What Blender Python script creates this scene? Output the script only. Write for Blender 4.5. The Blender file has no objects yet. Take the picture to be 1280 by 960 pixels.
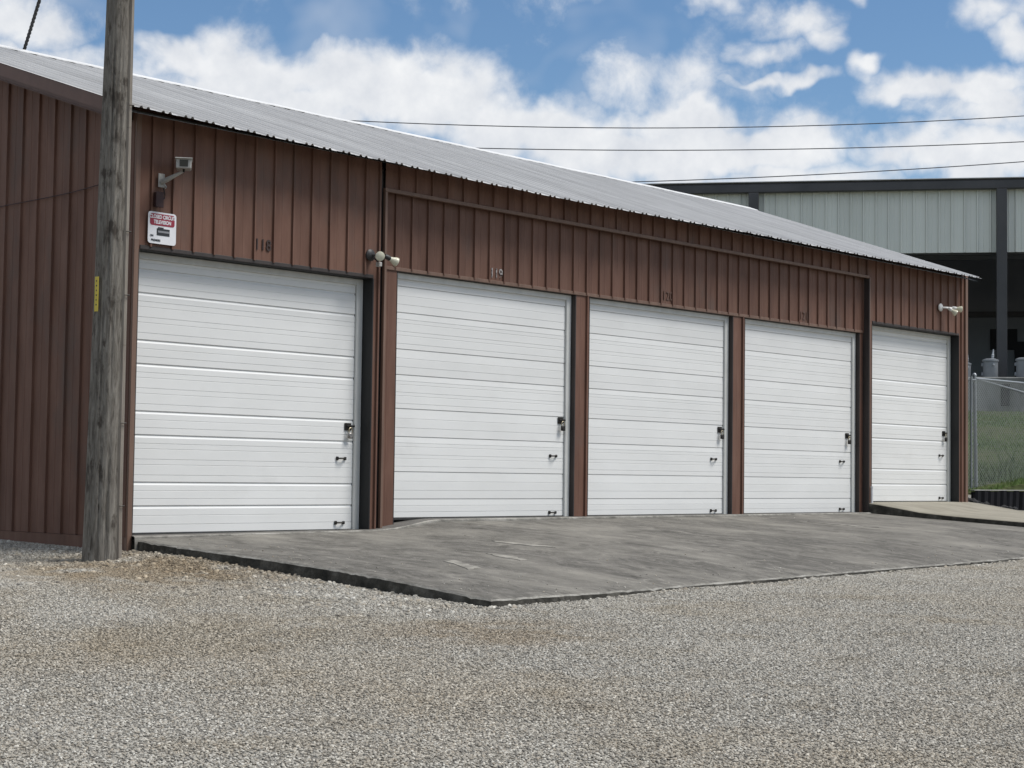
import bpy, bmesh, math, random
import numpy as np
from mathutils import Vector, Matrix

random.seed(7)
S = bpy.context.scene
R = math.radians

# ------------------------------------------------------------------ camera
cd = bpy.data.cameras.new('camera')
cam = bpy.data.objects.new('camera', cd)
S.collection.objects.link(cam)
cd.sensor_width = 36.0
cd.lens = 61.64
cd.clip_start = 0.1
cd.clip_end = 3000
_fw = Vector((0.744, 0.6661, 0.0521)).normalized()
_r = Vector((0.6664, -0.7454, 0.0134)).normalized()
_u = _r.cross(_fw).normalized()
_m = Matrix((_r, _u, -_fw)).transposed().to_4x4()
_m.translation = Vector((-12.046, -16.3765, 0.57))
cam.matrix_world = _m
S.camera = cam

# ------------------------------------------------------------------ light
SUN_DIR = Vector((0.32, -0.44, 0.84)).normalized()      # towards the sun (veiled by thin cloud)
sd = bpy.data.lights.new('sun', 'SUN')
sd.energy = 2.3
sd.angle = R(24)
sd.color = (1.0, 0.97, 0.93)
sun = bpy.data.objects.new('sun', sd)
S.collection.objects.link(sun)
sun.rotation_euler = SUN_DIR.to_track_quat('Z', 'Y').to_euler()
sun.location = (0, 0, 30)

S.view_settings.view_transform = 'Standard'
S.view_settings.look = 'None'
S.view_settings.gamma = 1.0
S.view_settings.use_curve_mapping = False
S.view_settings.exposure = 0.72

# ------------------------------------------------------------------ world: clear sky with cumulus
W = bpy.data.worlds.new('World')
S.world = W
W.use_nodes = True
W.cycles.sampling_method = 'MANUAL'
W.cycles.sample_map_resolution = 256
nt = W.node_tree
nt.nodes.clear()
def wn(t, **k):
    n = nt.nodes.new(t)
    for a, b in k.items():
        setattr(n, a, b)
    return n
def wmath(op, a, b=None, c=None, clamp=False):
    n = wn('ShaderNodeMath', operation=op)
    n.use_clamp = clamp
    for i, v in enumerate((a, b, c)):
        if v is None:
            continue
        if isinstance(v, (int, float)):
            n.inputs[i].default_value = v
        else:
            nt.links.new(v, n.inputs[i])
    return n.outputs[0]
out = wn('ShaderNodeOutputWorld')
bg = wn('ShaderNodeBackground')
bg.inputs['Strength'].default_value = 0.05
nt.links.new(bg.outputs[0], out.inputs[0])
sky = wn('ShaderNodeTexSky', sky_type='NISHITA')
sky.sun_disc = False
sky.sun_elevation = math.asin(SUN_DIR.z)
sky.sun_rotation = math.atan2(SUN_DIR.x, SUN_DIR.y)
sky.air_density = 1.0
sky.dust_density = 0.0
sky.ozone_density = 3.2
tc = wn('ShaderNodeTexCoord')
sep = wn('ShaderNodeSeparateXYZ')
nt.links.new(tc.outputs['Generated'], sep.inputs[0])
az = wmath('MULTIPLY', wmath('ARCTAN2', sep.outputs[0], sep.outputs[1]), 180 / math.pi)
el = wmath('MULTIPLY', wmath('ARCSINE', sep.outputs[2]), 180 / math.pi)
# domain warp so that the cloud banks have cauliflower outlines
mp = wn('ShaderNodeMapping')
mp.inputs['Scale'].default_value = (1, 1, 1.05)
nt.links.new(tc.outputs['Generated'], mp.inputs[0])
def wnoise(scale, detail, rough, dist=0.0, out_='Fac', src=None):
    n = wn('ShaderNodeTexNoise')
    n.inputs['Scale'].default_value = scale
    n.inputs['Detail'].default_value = detail
    n.inputs['Roughness'].default_value = rough
    n.inputs['Distortion'].default_value = dist
    nt.links.new(src or mp.outputs[0], n.inputs['Vector'])
    return n.outputs[out_]
n1 = wnoise(26, 7, 0.62, 0.2)
n2 = wnoise(9, 3, 0.55)
nlow = wnoise(3.2, 2, 0.5)
# cloud banks: azimuth, elevation (degrees from +y, above horizon), half sizes, thickness
BANKS = [(32.66,13.76,1.57,0.89,1),(33.43,12.60,2.88,0.58,.7),(37.31,13.09,1.57,0.58,1),(39.89,12.75,2.7,1.05,1.1),(39.14,11.60,5.23,1.4,1.2),
 (43.02,12.75,2.3,1.05,1.1),(45.13,12.05,2.35,1.2,1.1),(48.04,11.45,2.7,1.05,1.05),(50.16,10.9,1.83,0.85,1),(54.09,11.57,1.57,0.84,.95),(55.66,10.75,3.14,0.9,.95),
 (52.53,10.35,3.14,0.78,.8),(57.06,14.53,1.7,0.50,.66),(58.22,14.13,0.9,0.55,.66),(56.42,13.75,1.3,0.42,.52),(54.85,15.03,1.0,0.4,.52),
 (59.75,13.02,0.73,0.42,.75),(59.80,15.09,0.58,0.24,.85),(63.50,14.65,1.18,0.68,1),(64.24,13.88,0.65,0.65,.9),(62.89,12.41,2.48,0.47,1),
 (63.75,11.71,1.83,0.78,1),(62.02,10.40,2.35,0.78,.9),(63.50,10.36,2.35,1.05,1),(53.6,12.9,3.2,1.3,.50),(56.94,12.79,1.57,0.26,.6),
 (45.0,9.6,6.0,1.2,.75),(57,9.0,6,1.2,.75),(54.5,10.9,3.5,1.3,.62),(67.5,12.5,2.5,1.6,1),(29,12.5,2.0,1.4,.9)]
cx = wn('ShaderNodeCombineXYZ')
wsep = wn('ShaderNodeSeparateColor')
nt.links.new(wnoise(22, 3, 0.6, 0.0, 'Color'), wsep.inputs[0])
nt.links.new(wmath('ADD', az, wmath('MULTIPLY', wmath('SUBTRACT', wsep.outputs[0], 0.5), 4.0)), cx.inputs[0])
nt.links.new(wmath('ADD', el, wmath('MULTIPLY', wmath('SUBTRACT', wsep.outputs[1], 0.5), 2.4)), cx.inputs[1])
acc = None
for a0, e0, sx, sy, w in BANKS:
    kx, ky = 1 / (sx * 1.75), 1 / (sy * 1.6)
    mp_ = wn('ShaderNodeMapping')
    mp_.inputs['Scale'].default_value = (kx, ky, 0)
    mp_.inputs['Location'].default_value = (-a0 * kx, -e0 * ky, 1 - w)
    nt.links.new(cx.outputs[0], mp_.inputs[0])
    gr = wn('ShaderNodeTexGradient', gradient_type='SPHERICAL')
    nt.links.new(mp_.outputs[0], gr.inputs[0])
    acc = gr.outputs['Fac'] if acc is None else wmath('MAXIMUM', acc, gr.outputs['Fac'])
acc = wmath('MULTIPLY', acc, 1.25)
# elsewhere in the sky: the same sort of broken cumulus
wd = wmath('ADD', wmath('POWER', wmath('ABSOLUTE', wmath('DIVIDE', wmath('SUBTRACT', az, 48), 22)), 4),
           wmath('POWER', wmath('ABSOLUTE', wmath('DIVIDE', wmath('SUBTRACT', el, 8), 9)), 4))
win = wmath('EXPONENT', wmath('MULTIPLY', wd, -1.0))
other = wmath('MULTIPLY', wmath('SUBTRACT', nlow, 0.30), 2.2)
field = wmath('ADD', wmath('MULTIPLY', acc, win), wmath('MULTIPLY', other, wmath('SUBTRACT', 1.0, win)))
dens = wmath('ADD', field, wmath('ADD', wmath('MULTIPLY', wmath('SUBTRACT', n1, 0.5), 1.15), wmath('MULTIPLY', wmath('SUBTRACT', n2, 0.5), 0.5)))
mr = wn('ShaderNodeMapRange', interpolation_type='SMOOTHSTEP')
nt.links.new(dens, mr.inputs['Value'])
mr.inputs['From Min'].default_value = 0.15
mr.inputs['From Max'].default_value = 0.78
cover = mr.outputs[0]
veil = wmath('MULTIPLY', wmath('SUBTRACT', wnoise(7, 4, 0.62, 0.4), 0.50), 1.6, clamp=True)
thin = wmath('MAXIMUM', wmath('MULTIPLY', cover, 0.97), wmath('MINIMUM', veil, 0.28))
# cloud brightness: thick parts have greyer undersides
sh = wn('ShaderNodeMapRange')
nt.links.new(wmath('ADD', wmath('MULTIPLY', wnoise(40, 4, 0.6), 0.8), wmath('MULTIPLY', n2, 0.5)), sh.inputs['Value'])
sh.inputs['From Min'].default_value = 0.40
sh.inputs['From Max'].default_value = 0.85
ccol = wn('ShaderNodeMix', data_type='RGBA')
ccol.inputs['A'].default_value = (8.2, 8.6, 9.3, 1)
ccol.inputs['B'].default_value = (11.4, 11.5, 11.6, 1)
nt.links.new(sh.outputs[0], ccol.inputs['Factor'])
skm = wn('ShaderNodeMix', data_type='RGBA')
nt.links.new(thin, skm.inputs['Factor'])
hsv = wn('ShaderNodeHueSaturation')
hsv.inputs['Saturation'].default_value = 1.10
hsv.inputs['Value'].default_value = 1.28
nt.links.new(sky.outputs[0], hsv.inputs['Color'])
nt.links.new(hsv.outputs[0], skm.inputs['A'])
nt.links.new(ccol.outputs['Result'], skm.inputs['B'])
nt.links.new(skm.outputs['Result'], bg.inputs['Color'])

# ------------------------------------------------------------------ materials
def lin(c):
    return tuple(((v / 12.92) if v <= 0.04045 else ((v + 0.055) / 1.055) ** 2.4) for v in [q / 255 for q in c])
def pmat(name, ramp, scale=3, stretch=(1, 1, 1), detail=5, rough=0.7, nrough=0.6, bump=0.0, bscale=None, metal=0.0, spec=0.4, rnd=0.0, dist=0.0, coat2=None, bstretch=None):
    """ramp: [(pos, colour)...] through a noise in world space; rnd: value change per object;
    coat2: (scale, stretch, lo, hi, colour) second noise layer, e.g. stains"""
    m = bpy.data.materials.new(name)
    m.use_nodes = True
    t = m.node_tree
    L = t.links.new
    b = t.nodes['Principled BSDF']
    b.inputs['Roughness'].default_value = rough
    b.inputs['Metallic'].default_value = metal
    b.inputs['Specular IOR Level'].default_value = spec
    geo = t.nodes.new('ShaderNodeNewGeometry')
    def noise(sc, st, det, rg, ds=0.0):
        mpn = t.nodes.new('ShaderNodeMapping')
        mpn.inputs['Scale'].default_value = st
        L(geo.outputs['Position'], mpn.inputs[0])
        n = t.nodes.new('ShaderNodeTexNoise')
        n.inputs['Scale'].default_value = sc
        n.inputs['Detail'].default_value = det
        n.inputs['Roughness'].default_value = rg
        n.inputs['Distortion'].default_value = ds
        L(mpn.outputs[0], n.inputs['Vector'])
        return n.outputs['Fac']
    f = noise(scale, stretch, detail, nrough, dist)
    cr = t.nodes.new('ShaderNodeValToRGB')
    e = cr.color_ramp.elements
    while len(e) < len(ramp):
        e.new(0.5)
    for i, (p_, c_) in enumerate(ramp):
        e[i].position = p_
        e[i].color = (*c_, 1)
    L(f, cr.inputs[0])
    col = cr.outputs[0]
    if coat2:
        sc, st, lo, hi, c2 = coat2
        f2 = noise(sc, st, 6, 0.65)
        mr_ = t.nodes.new('ShaderNodeMapRange')
        mr_.inputs['From Min'].default_value = lo
        mr_.inputs['From Max'].default_value = hi
        L(f2, mr_.inputs['Value'])
        mx = t.nodes.new('ShaderNodeMix')
        mx.data_type = 'RGBA'
        L(mr_.outputs[0], mx.inputs['Factor'])
        L(col, mx.inputs['A'])
        mx.inputs['B'].default_value = (*c2, 1)
        col = mx.outputs['Result']
    if rnd:
        oi = t.nodes.new('ShaderNodeObjectInfo')
        mm = t.nodes.new('ShaderNodeMapRange')
        mm.inputs['To Min'].default_value = 1 - rnd
        mm.inputs['To Max'].default_value = 1 + rnd
        L(oi.outputs['Random'], mm.inputs['Value'])
        hs = t.nodes.new('ShaderNodeHueSaturation')
        L(mm.outputs[0], hs.inputs['Value'])
        L(col, hs.inputs['Color'])
        col = hs.outputs[0]
    L(col, b.inputs['Base Color'])
    if bump:
        fb = noise(bscale or scale * 4, bstretch or stretch, 6, 0.65)
        bn = t.nodes.new('ShaderNodeBump')
        bn.inputs['Strength'].default_value = bump
        bn.inputs['Distance'].default_value = 0.02
        L(fb, bn.inputs['Height'])
        L(bn.outputs[0], b.inputs['Normal'])
    return m

M = {}
M['wall'] = pmat('brown_siding', [(0.3, (.112, .056, .038)), (0.5, (.143, .073, .050)), (0.72, (.178, .097, .069))], 2.2, (2.5, 2.5, .45), 6, rough=0.62, rnd=0.09, bump=0.05, bscale=6, spec=0.3,
                 coat2=(1.3, (1, 1, .5), .54, .78, (.105, .074, .060)))
M['trim'] = pmat('brown_trim', [(0.3, (.130, .078, .055)), (0.7, (.190, .118, .085))], 3, (3, 3, .4), rough=0.55, spec=0.4)
M['fascia'] = pmat('brown_fascia', [(0.3, (.105, .054, .038)), (0.7, (.135, .072, .051))], 2, (2, 2, 2), rough=0.5)
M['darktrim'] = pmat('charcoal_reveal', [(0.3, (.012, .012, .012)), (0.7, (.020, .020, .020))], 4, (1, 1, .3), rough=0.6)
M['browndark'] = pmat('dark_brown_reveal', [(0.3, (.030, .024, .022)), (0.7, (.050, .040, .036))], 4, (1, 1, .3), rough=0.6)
M['door'] = pmat('white_door_paint', [(0.25, (.67, .67, .648)), (0.55, (.71, .71, .688)), (0.8, (.74, .74, .718))], 1.6, (.6, 1, 1.4), 6, rough=0.42, rnd=0.02, spec=0.4,
                 coat2=(2.2, (.5, 1, .8), .60, 1.05, (.56, .555, .53)))
M['frame'] = pmat('offwhite_frame', [(0.3, (.52, .52, .49)), (0.7, (.63, .63, .60))], 5, (1, 1, .4), rough=0.5, coat2=(5, (1, 1, .4), .60, .9, (.45, .44, .40)))
M['rubber'] = pmat('black_rubber', [(0.3, (.015, .015, .015)), (0.7, (.03, .03, .03))], 6, rough=0.8)
M['iron'] = pmat('dark_iron', [(0.3, (.018, .018, .017)), (0.7, (.05, .045, .04))], 20, rough=0.5, metal=0.6)
M['brass'] = pmat('worn_brass', [(0.3, (.30, .25, .16)), (0.7, (.50, .44, .32))], 30, rough=0.4, metal=0.8)
M['steel'] = pmat('padlock_steel', [(0.3, (.18, .17, .16)), (0.7, (.38, .36, .34))], 30, rough=0.4, metal=0.8)
M['roof'] = pmat('galvanised_roof', [(0.3, (.41, .405, .395)), (0.5, (.475, .47, .46)), (0.7, (.54, .535, .52))], 1.4, (1.6, .35, .6), 6, rough=0.55, rnd=0.07, metal=0.0, spec=0.2,
                 coat2=(5, (1.5, .3, 1), .60, .9, (.36, .35, .35)))
M['ridge'] = pmat('pale_ridge_cap', [(0.3, (.58, .58, .57)), (0.7, (.68, .68, .67))], 2, rough=0.6, spec=0.2)
M['concrete'] = pmat('stained_concrete', [(0.36, (.062, .058, .050)), (0.44, (.104, .098, .086)), (0.51, (.136, .128, .113)), (0.58, (.186, .175, .154)), (0.68, (.30, .283, .245))], 2.6, (1.5, .75, 1), 11, rough=0.9, nrough=0.84, bump=0.5, bscale=22, dist=1.2,
                     coat2=(.9, (1.1, .60, 1), .46, .76, (.265, .25, .216)), spec=0.2)
M['kerb'] = pmat('mossy_shaded_edge', [(0.34, (.028, .027, .023)), (0.5, (.055, .052, .044)), (0.68, (.13, .122, .105))], 5, (1, 1, 1), 8, rough=0.9, bump=0.6, bscale=30, spec=0.2)  # algae grime, with the side faces' shade also put into the dark colour
M['rampc'] = pmat('tan_concrete', [(0.3, (.20, .18, .14)), (0.5, (.27, .25, .20)), (0.75, (.34, .31, .25))], 2.0, (1, .5, 1), 8, rough=0.85, bump=0.3, bscale=30, spec=0.25)
M['thresh'] = pmat('threshold_concrete', [(0.3, (.085, .08, .072)), (0.7, (.15, .14, .125))], 3, (1, 1, 1), 8, rough=0.85, bump=0.3, bscale=30)
M['worn'] = pmat('worn_concrete_edge', [(0.36, (.11, .104, .09)), (0.50, (.22, .21, .185)), (0.66, (.36, .345, .31))], 3.5, (1, 1, 1), 9, rough=0.85, nrough=0.75, bump=0.3, bscale=30)
M['patch'] = pmat('pale_mortar', [(0.36, (.17, .16, .138)), (0.62, (.32, .302, .262))], 7, (1, 1, 1), 8, rough=0.9)
M['wood'] = pmat('weathered_pole', [(0.28, (.048, .041, .034)), (0.42, (.130, .117, .099)), (0.56, (.205, .188, .162)), (0.75, (.30, .28, .245))], 11, (2.0, 2.0, .30), 10, rough=0.9, nrough=0.70, bump=1.0, bscale=24, spec=0.15, dist=0.8,
                 coat2=(4.5, (1.6, 1.6, .60), .54, .62, (.070, .060, .050)), bstretch=(1.5, 1.5, .12))
M['moulding'] = pmat('pale_wood_moulding', [(0.3, (.16, .135, .11)), (0.7, (.28, .25, .21))], 8, (2, 2, .2), 7, rough=0.85, bump=0.4, bscale=30)
M['yellow'] = pmat('yellow_tag', [(0.3, (.52, .40, .04)), (0.7, (.62, .49, .07))], 20, rough=0.5)
M['black'] = pmat('black_cable', [(0.3, (.012, .012, .013)), (0.7, (.02, .02, .021))], 20, rough=0.6)
M['wire'] = pmat('grey_wire', [(0.3, (.03, .033, .04)), (0.7, (.045, .048, .055))], 20, rough=0.6)
M['lightgrey'] = pmat('pale_grey_metal', [(0.3, (.30, .29, .27)), (0.7, (.42, .41, .38))], 12, rough=0.5)
M['glassdark'] = pmat('dark_lens', [(0.3, (.015, .013, .013)), (0.7, (.025, .022, .022))], 12, rough=0.12)
M['boxbrown'] = pmat('maroon_box', [(0.3, (.030, .012, .012)), (0.7, (.045, .02, .018))], 12, rough=0.6)
M['signwhite'] = pmat('sign_white', [(0.3, (.66, .66, .67)), (0.7, (.74, .74, .75))], 12, rough=0.4)
M['signred'] = pmat('sign_red', [(0.3, (.25, .022, .040)), (0.7, (.30, .03, .05))], 12, rough=0.4)
M['signblack'] = pmat('sign_black', [(0.3, (.02, .02, .022)), (0.7, (.03, .03, .032))], 12, rough=0.4)
M['signgrey'] = pmat('sign_grey', [(0.3, (.20, .20, .21)), (0.7, (.25, .25, .26))], 12, rough=0.4)
M['numdark'] = pmat('dark_digit', [(0.3, (.030, .018, .015)), (0.7, (.045, .028, .024))], 12, rough=0.5)
M['numpale'] = pmat('worn_pale_digit', [(0.38, (.09, .062, .052)), (0.50, (.38, .35, .33))], 34, rough=0.5)
M['numbrown'] = pmat('painted_over_digit', [(0.3, (.098, .054, .038)), (0.7, (.125, .070, .050))], 12, rough=0.5)
M['bulb'] = pmat('cream_lamp_glass', [(0.3, (.52, .50, .38)), (0.7, (.62, .60, .47))], 10, rough=0.25)
M['fixwhite'] = pmat('white_fixture', [(0.3, (.60, .59, .56)), (0.7, (.70, .69, .66))], 10, rough=0.4)
M['fixdark'] = pmat('bronze_fixture', [(0.3, (.02, .02, .02)), (0.7, (.045, .042, .04))], 10, rough=0.5)
M['galv'] = pmat('galvanised_pipe', [(0.3, (.24, .26, .27)), (0.7, (.36, .38, .39))], 8, (1, 1, .3), rough=0.45, metal=0.4)
M['chain'] = pmat('chain_link_wire', [(0.3, (.20, .22, .215)), (0.7, (.28, .30, .295))], 8, rough=0.5, metal=0.3)
M['pvc'] = pmat('white_pvc', [(0.3, (.62, .62, .62)), (0.7, (.72, .72, .72))], 8, rough=0.4)
M['blackwall'] = pmat('black_plastic_sheet', [(0.3, (.007, .007, .008)), (0.7, (.016, .016, .019))], 5, (1, 1, .4), rough=0.8, spec=0.1)
M['rock'] = pmat('dark_rock', [(0.3, (.012, .012, .013)), (0.7, (.045, .043, .042))], 8, rough=0.85, rnd=0.3)
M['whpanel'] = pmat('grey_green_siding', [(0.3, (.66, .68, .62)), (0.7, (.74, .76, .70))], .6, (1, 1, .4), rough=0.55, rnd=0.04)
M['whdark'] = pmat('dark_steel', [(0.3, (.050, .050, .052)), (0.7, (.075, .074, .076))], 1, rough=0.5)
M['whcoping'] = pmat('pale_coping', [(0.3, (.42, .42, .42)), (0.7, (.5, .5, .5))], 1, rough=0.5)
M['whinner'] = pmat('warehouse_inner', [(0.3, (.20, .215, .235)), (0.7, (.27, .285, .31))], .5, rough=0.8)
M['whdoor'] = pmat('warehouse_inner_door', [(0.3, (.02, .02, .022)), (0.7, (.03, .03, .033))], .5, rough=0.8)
M['dock'] = pmat('dock_concrete', [(0.28, (.10, .10, .092)), (0.5, (.26, .26, .245)), (0.75, (.34, .34, .32))], 1.2, (1, 1, .35), 7, rough=0.85)
M['tank'] = pmat('transformer_grey', [(0.3, (.21, .225, .24)), (0.7, (.28, .295, .31))], 3, rough=0.5)
M['porcelain'] = pmat('grey_porcelain', [(0.3, (.40, .42, .44)), (0.7, (.5, .52, .54))], 3, rough=0.3)

# ground under the loose stones
def gravel_mat(name, instanced):
    m = bpy.data.materials.new(name)
    m.use_nodes = True
    t = m.node_tree
    L = t.links.new
    b = t.nodes['Principled BSDF']
    b.inputs['Roughness'].default_value = 0.9
    b.inputs['Specular IOR Level'].default_value = 0.2
    geo = t.nodes.new('ShaderNodeNewGeometry')
    if instanced:
        oi = t.nodes.new('ShaderNodeObjectInfo')
        fac = oi.outputs['Random']
    else:
        v = t.nodes.new('ShaderNodeTexVoronoi')
        v.inputs['Scale'].default_value = 55
        L(geo.outputs['Position'], v.inputs['Vector'])
        sx_ = t.nodes.new('ShaderNodeSeparateColor')
        L(v.outputs['Color'], sx_.inputs[0])
        fac = sx_.outputs[0]
        bn = t.nodes.new('ShaderNodeBump')
        bn.invert = True
        bn.inputs['Strength'].default_value = 1.0
        bn.inputs['Distance'].default_value = 0.012
        L(v.outputs['Distance'], bn.inputs['Height'])
        L(bn.outputs[0], b.inputs['Normal'])
    cr = t.nodes.new('ShaderNodeValToRGB')
    e = cr.color_ramp.elements
    k_ = 1.08 if instanced else .62
    cols = [(0.0, (.075, .068, .058)), (0.14, (.16, .147, .125)), (0.30, (.27, .258, .230)), (0.5, (.36, .343, .305)), (0.64, (.31, .265, .205)), (0.78, (.44, .425, .385)), (0.92, (.54, .525, .49)), (1.0, (.74, .73, .69))]
    cols = [(p_, tuple((.29 + (q - .29) * .62) * k_ * t_ for q, t_ in zip(c_, (1.03, 1.0, .93)))) for p_, c_ in cols]
    while len(e) < len(cols):
        e.new(0.5)
    for i, (p_, c_) in enumerate(cols):
        e[i].position = p_
        e[i].color = (*c_, 1)
    L(fac, cr.inputs[0])
    # damp, dirty drifts
    def noise(sc, st, det, lo, hi):
        mpn = t.nodes.new('ShaderNodeMapping')
        mpn.inputs['Scale'].default_value = st
        L(geo.outputs['Position'], mpn.inputs[0])
        n = t.nodes.new('ShaderNodeTexNoise')
        n.inputs['Scale'].default_value = sc
        n.inputs['Detail'].default_value = det
        n.inputs['Roughness'].default_value = 0.6
        L(mpn.outputs[0], n.inputs['Vector'])
        q = t.nodes.new('ShaderNodeMapRange')
        q.inputs['From Min'].default_value = lo
        q.inputs['From Max'].default_value = hi
        L(n.outputs['Fac'], q.inputs['Value'])
        return q.outputs[0]
    col = cr.outputs[0]
    # packed dirt worked up between the stones: round the pole and in two wheel-worn spots
    for (dx_, dy_), (rx_, ry_), c2 in (((-1.1, -1.6), (2.2, 2.2), (.74, .66, .56)), ((-1.3, -6.7), (1.5, 1.0), (.80, .73, .65)), ((-3.6, -5.6), (2.6, 1.2), (.88, .84, .78))):
        mpn = t.nodes.new('ShaderNodeMapping')
        mpn.inputs['Scale'].default_value = (1 / rx_, 1 / ry_, 0)
        mpn.inputs['Location'].default_value = (-dx_ / rx_, -dy_ / ry_, 0)
        L(geo.outputs['Position'], mpn.inputs[0])
        gr_ = t.nodes.new('ShaderNodeTexGradient')
        gr_.gradient_type = 'SPHERICAL'
        L(mpn.outputs[0], gr_.inputs[0])
        nn = t.nodes.new('ShaderNodeMath')
        nn.operation = 'MULTIPLY'
        nn.use_clamp = True
        L(gr_.outputs['Fac'], nn.inputs[0])
        L(noise(2.2, (1, 1, 1), 6, .30, .55), nn.inputs[1])
        n3 = t.nodes.new('ShaderNodeMath')
        n3.operation = 'MULTIPLY'
        n3.use_clamp = True
        n3.inputs[1].default_value = 1.8
        L(nn.outputs[0], n3.inputs[0])
        mx = t.nodes.new('ShaderNodeMix')
        mx.data_type = 'RGBA'
        mx.blend_type = 'MULTIPLY'
        L(n3.outputs[0], mx.inputs['Factor'])
        L(col, mx.inputs['A'])
        mx.inputs['B'].default_value = (*c2, 1)
        col = mx.outputs['Result']
    for sc, st, lo, hi, c2 in ((.30, (1, 1, 1), .48, .70, (.95, .90, .83)), (1.3, (1, 1, 1), .52, .75, (.84, .80, .74))):
        mx = t.nodes.new('ShaderNodeMix')
        mx.data_type = 'RGBA'
        mx.blend_type = 'MULTIPLY'
        L(noise(sc, st, 5, lo, hi), mx.inputs['Factor'])
        L(col, mx.inputs['A'])
        mx.inputs['B'].default_value = (*c2, 1)
        col = mx.outputs['Result']
    L(col, b.inputs['Base Color'])
    return m
M['gravelbase'] = gravel_mat('gravel_bed', False)
M['stone'] = gravel_mat('gravel_stone', True)
M['turf'] = pmat('turf_soil', [(0.3, (.045, .056, .022)), (0.5, (.062, .075, .03)), (0.75, (.09, .092, .045))], 1.5, (1, 1, 1), 8, rough=0.95, bump=0.8, bscale=14, spec=0.1)
M['blade'] = pmat('grass_blade', [(0.3, (.085, .14, .040)), (0.5, (.12, .185, .055)), (0.75, (.17, .21, .075))], 1.2, (1, 1, 1), 6, rough=0.8, rnd=0.3, spec=0.2)

# ------------------------------------------------------------------ mesh helpers
COL = S.collection
def mk(name, verts, faces, mat, parent=None, smooth=False, mats=None, fmi=None):
    me = bpy.data.meshes.new(name)
    me.from_pydata([tuple(v) for v in verts], [], faces)
    for mm in (mats or [mat]):
        me.materials.append(mm)
    if fmi:
        me.polygons.foreach_set('material_index', fmi)
    if smooth:
        me.polygons.foreach_set('use_smooth', [True] * len(me.polygons))
    me.update()
    o = bpy.data.objects.new(name, me)
    COL.objects.link(o)
    o.parent = parent
    return o
def inst(name, mesh, parent=None, loc=(0, 0, 0)):
    o = bpy.data.objects.new(name, mesh)
    COL.objects.link(o)
    o.parent = parent
    o.location = loc
    return o
class G:
    def __init__(s):
        s.v = []
        s.f = []
        s.m = []
    def add(s, v, f, mi=0):
        k = len(s.v)
        s.v += [tuple(x) for x in v]
        s.f += [tuple(i + k for i in q) for q in f]
        s.m += [mi] * len(f)
        return s
    def box(s, x0, x1, y0, y1, z0, z1, mi=0):
        v = [(x, y, z) for z in (z0, z1) for y in (y0, y1) for x in (x0, x1)]
        return s.add(v, [(0, 2, 3, 1), (4, 5, 7, 6), (0, 1, 5, 4), (1, 3, 7, 5), (3, 2, 6, 7), (2, 0, 4, 6)], mi)
    def bbox(s, x0, x1, y0, y1, z0, z1, b=0.005, mi=0):
        """box with chamfered edges"""
        bm = bmesh.new()
        bmesh.ops.create_cube(bm, size=1)
        for v in bm.verts:
            v.co = Vector(((x0 + x1) / 2 + v.co.x * (x1 - x0), (y0 + y1) / 2 + v.co.y * (y1 - y0), (z0 + z1) / 2 + v.co.z * (z1 - z0)))
        bmesh.ops.bevel(bm, geom=bm.edges[:], offset=b, segments=1, affect='EDGES')
        bm.verts.index_update()
        s.add([v.co[:] for v in bm.verts], [[v.index for v in f.verts] for f in bm.faces], mi)
        bm.free()
        return s
    def tube(s, pts, rad, n=6, mi=0, cap=True):
        pts = [Vector(q) for q in pts]
        rings = []
        up = Vector((0, 0, 1))
        for i, q in enumerate(pts):
            d = (pts[min(i + 1, len(pts) - 1)] - pts[max(i - 1, 0)]).normalized()
            a = d.cross(up)
            if a.length < 1e-3:
                a = d.cross(Vector((0, 1, 0)))
            a.normalize()
            b = d.cross(a).normalized()
            rr = rad[i] if isinstance(rad, (list, tuple)) else rad
            rings.append([q + (a * math.cos(2 * math.pi * k / n) + b * math.sin(2 * math.pi * k / n)) * rr for k in range(n)])
        v = [p for r_ in rings for p in r_]
        f = []
        for i in range(len(pts) - 1):
            for k in range(n):
                f.append((i * n + k, i * n + (k + 1) % n, (i + 1) * n + (k + 1) % n, (i + 1) * n + k))
        if cap:
            f.append(tuple(range(n))[::-1])
            f.append(tuple((len(pts) - 1) * n + k for k in range(n)))
        return s.add(v, f, mi)
    def lathe(s, org, axis, prof, n=20, mi=0):
        """prof: [(distance along axis, radius)]"""
        org = Vector(org)
        axis = Vector(axis).normalized()
        a = axis.cross(Vector((0, 0, 1)))
        if a.length < 1e-3:
            a = Vector((1, 0, 0))
        a.normalize()
        b = axis.cross(a)
        v = []
        for t_, r_ in prof:
            for k in range(n):
                an = 2 * math.pi * k / n
                v.append(org + axis * t_ + (a * math.cos(an) + b * math.sin(an)) * max(r_, 1e-4))
        f = []
        for i in range(len(prof) - 1):
            for k in range(n):
                f.append((i * n + k, i * n + (k + 1) % n, (i + 1) * n + (k + 1) % n, (i + 1) * n + k))
        f.append(tuple(range(n))[::-1])
        f.append(tuple((len(prof) - 1) * n + k for k in range(n)))
        return s.add(v, f, mi)
    def obj(s, name, mat, parent=None, smooth=False, mats=None):
        o = mk(name, s.v, s.f, mat, parent, False, mats, s.m if mats else None)
        bm = bmesh.new()
        bm.from_mesh(o.data)
        bmesh.ops.recalc_face_normals(bm, faces=bm.faces)
        bm.to_mesh(o.data)
        bm.free()
        if smooth:
            o.data.polygons.foreach_set('use_smooth', [True] * len(o.data.polygons))
            o.data.set_sharp_from_angle(angle=R(40))
        return o
def tag(o, label=None, cat=None, group=None, kind=None):
    for k, v in (('label', label), ('category', cat), ('group', group), ('kind', kind)):
        if v:
            o[k] = v
    return o
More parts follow.
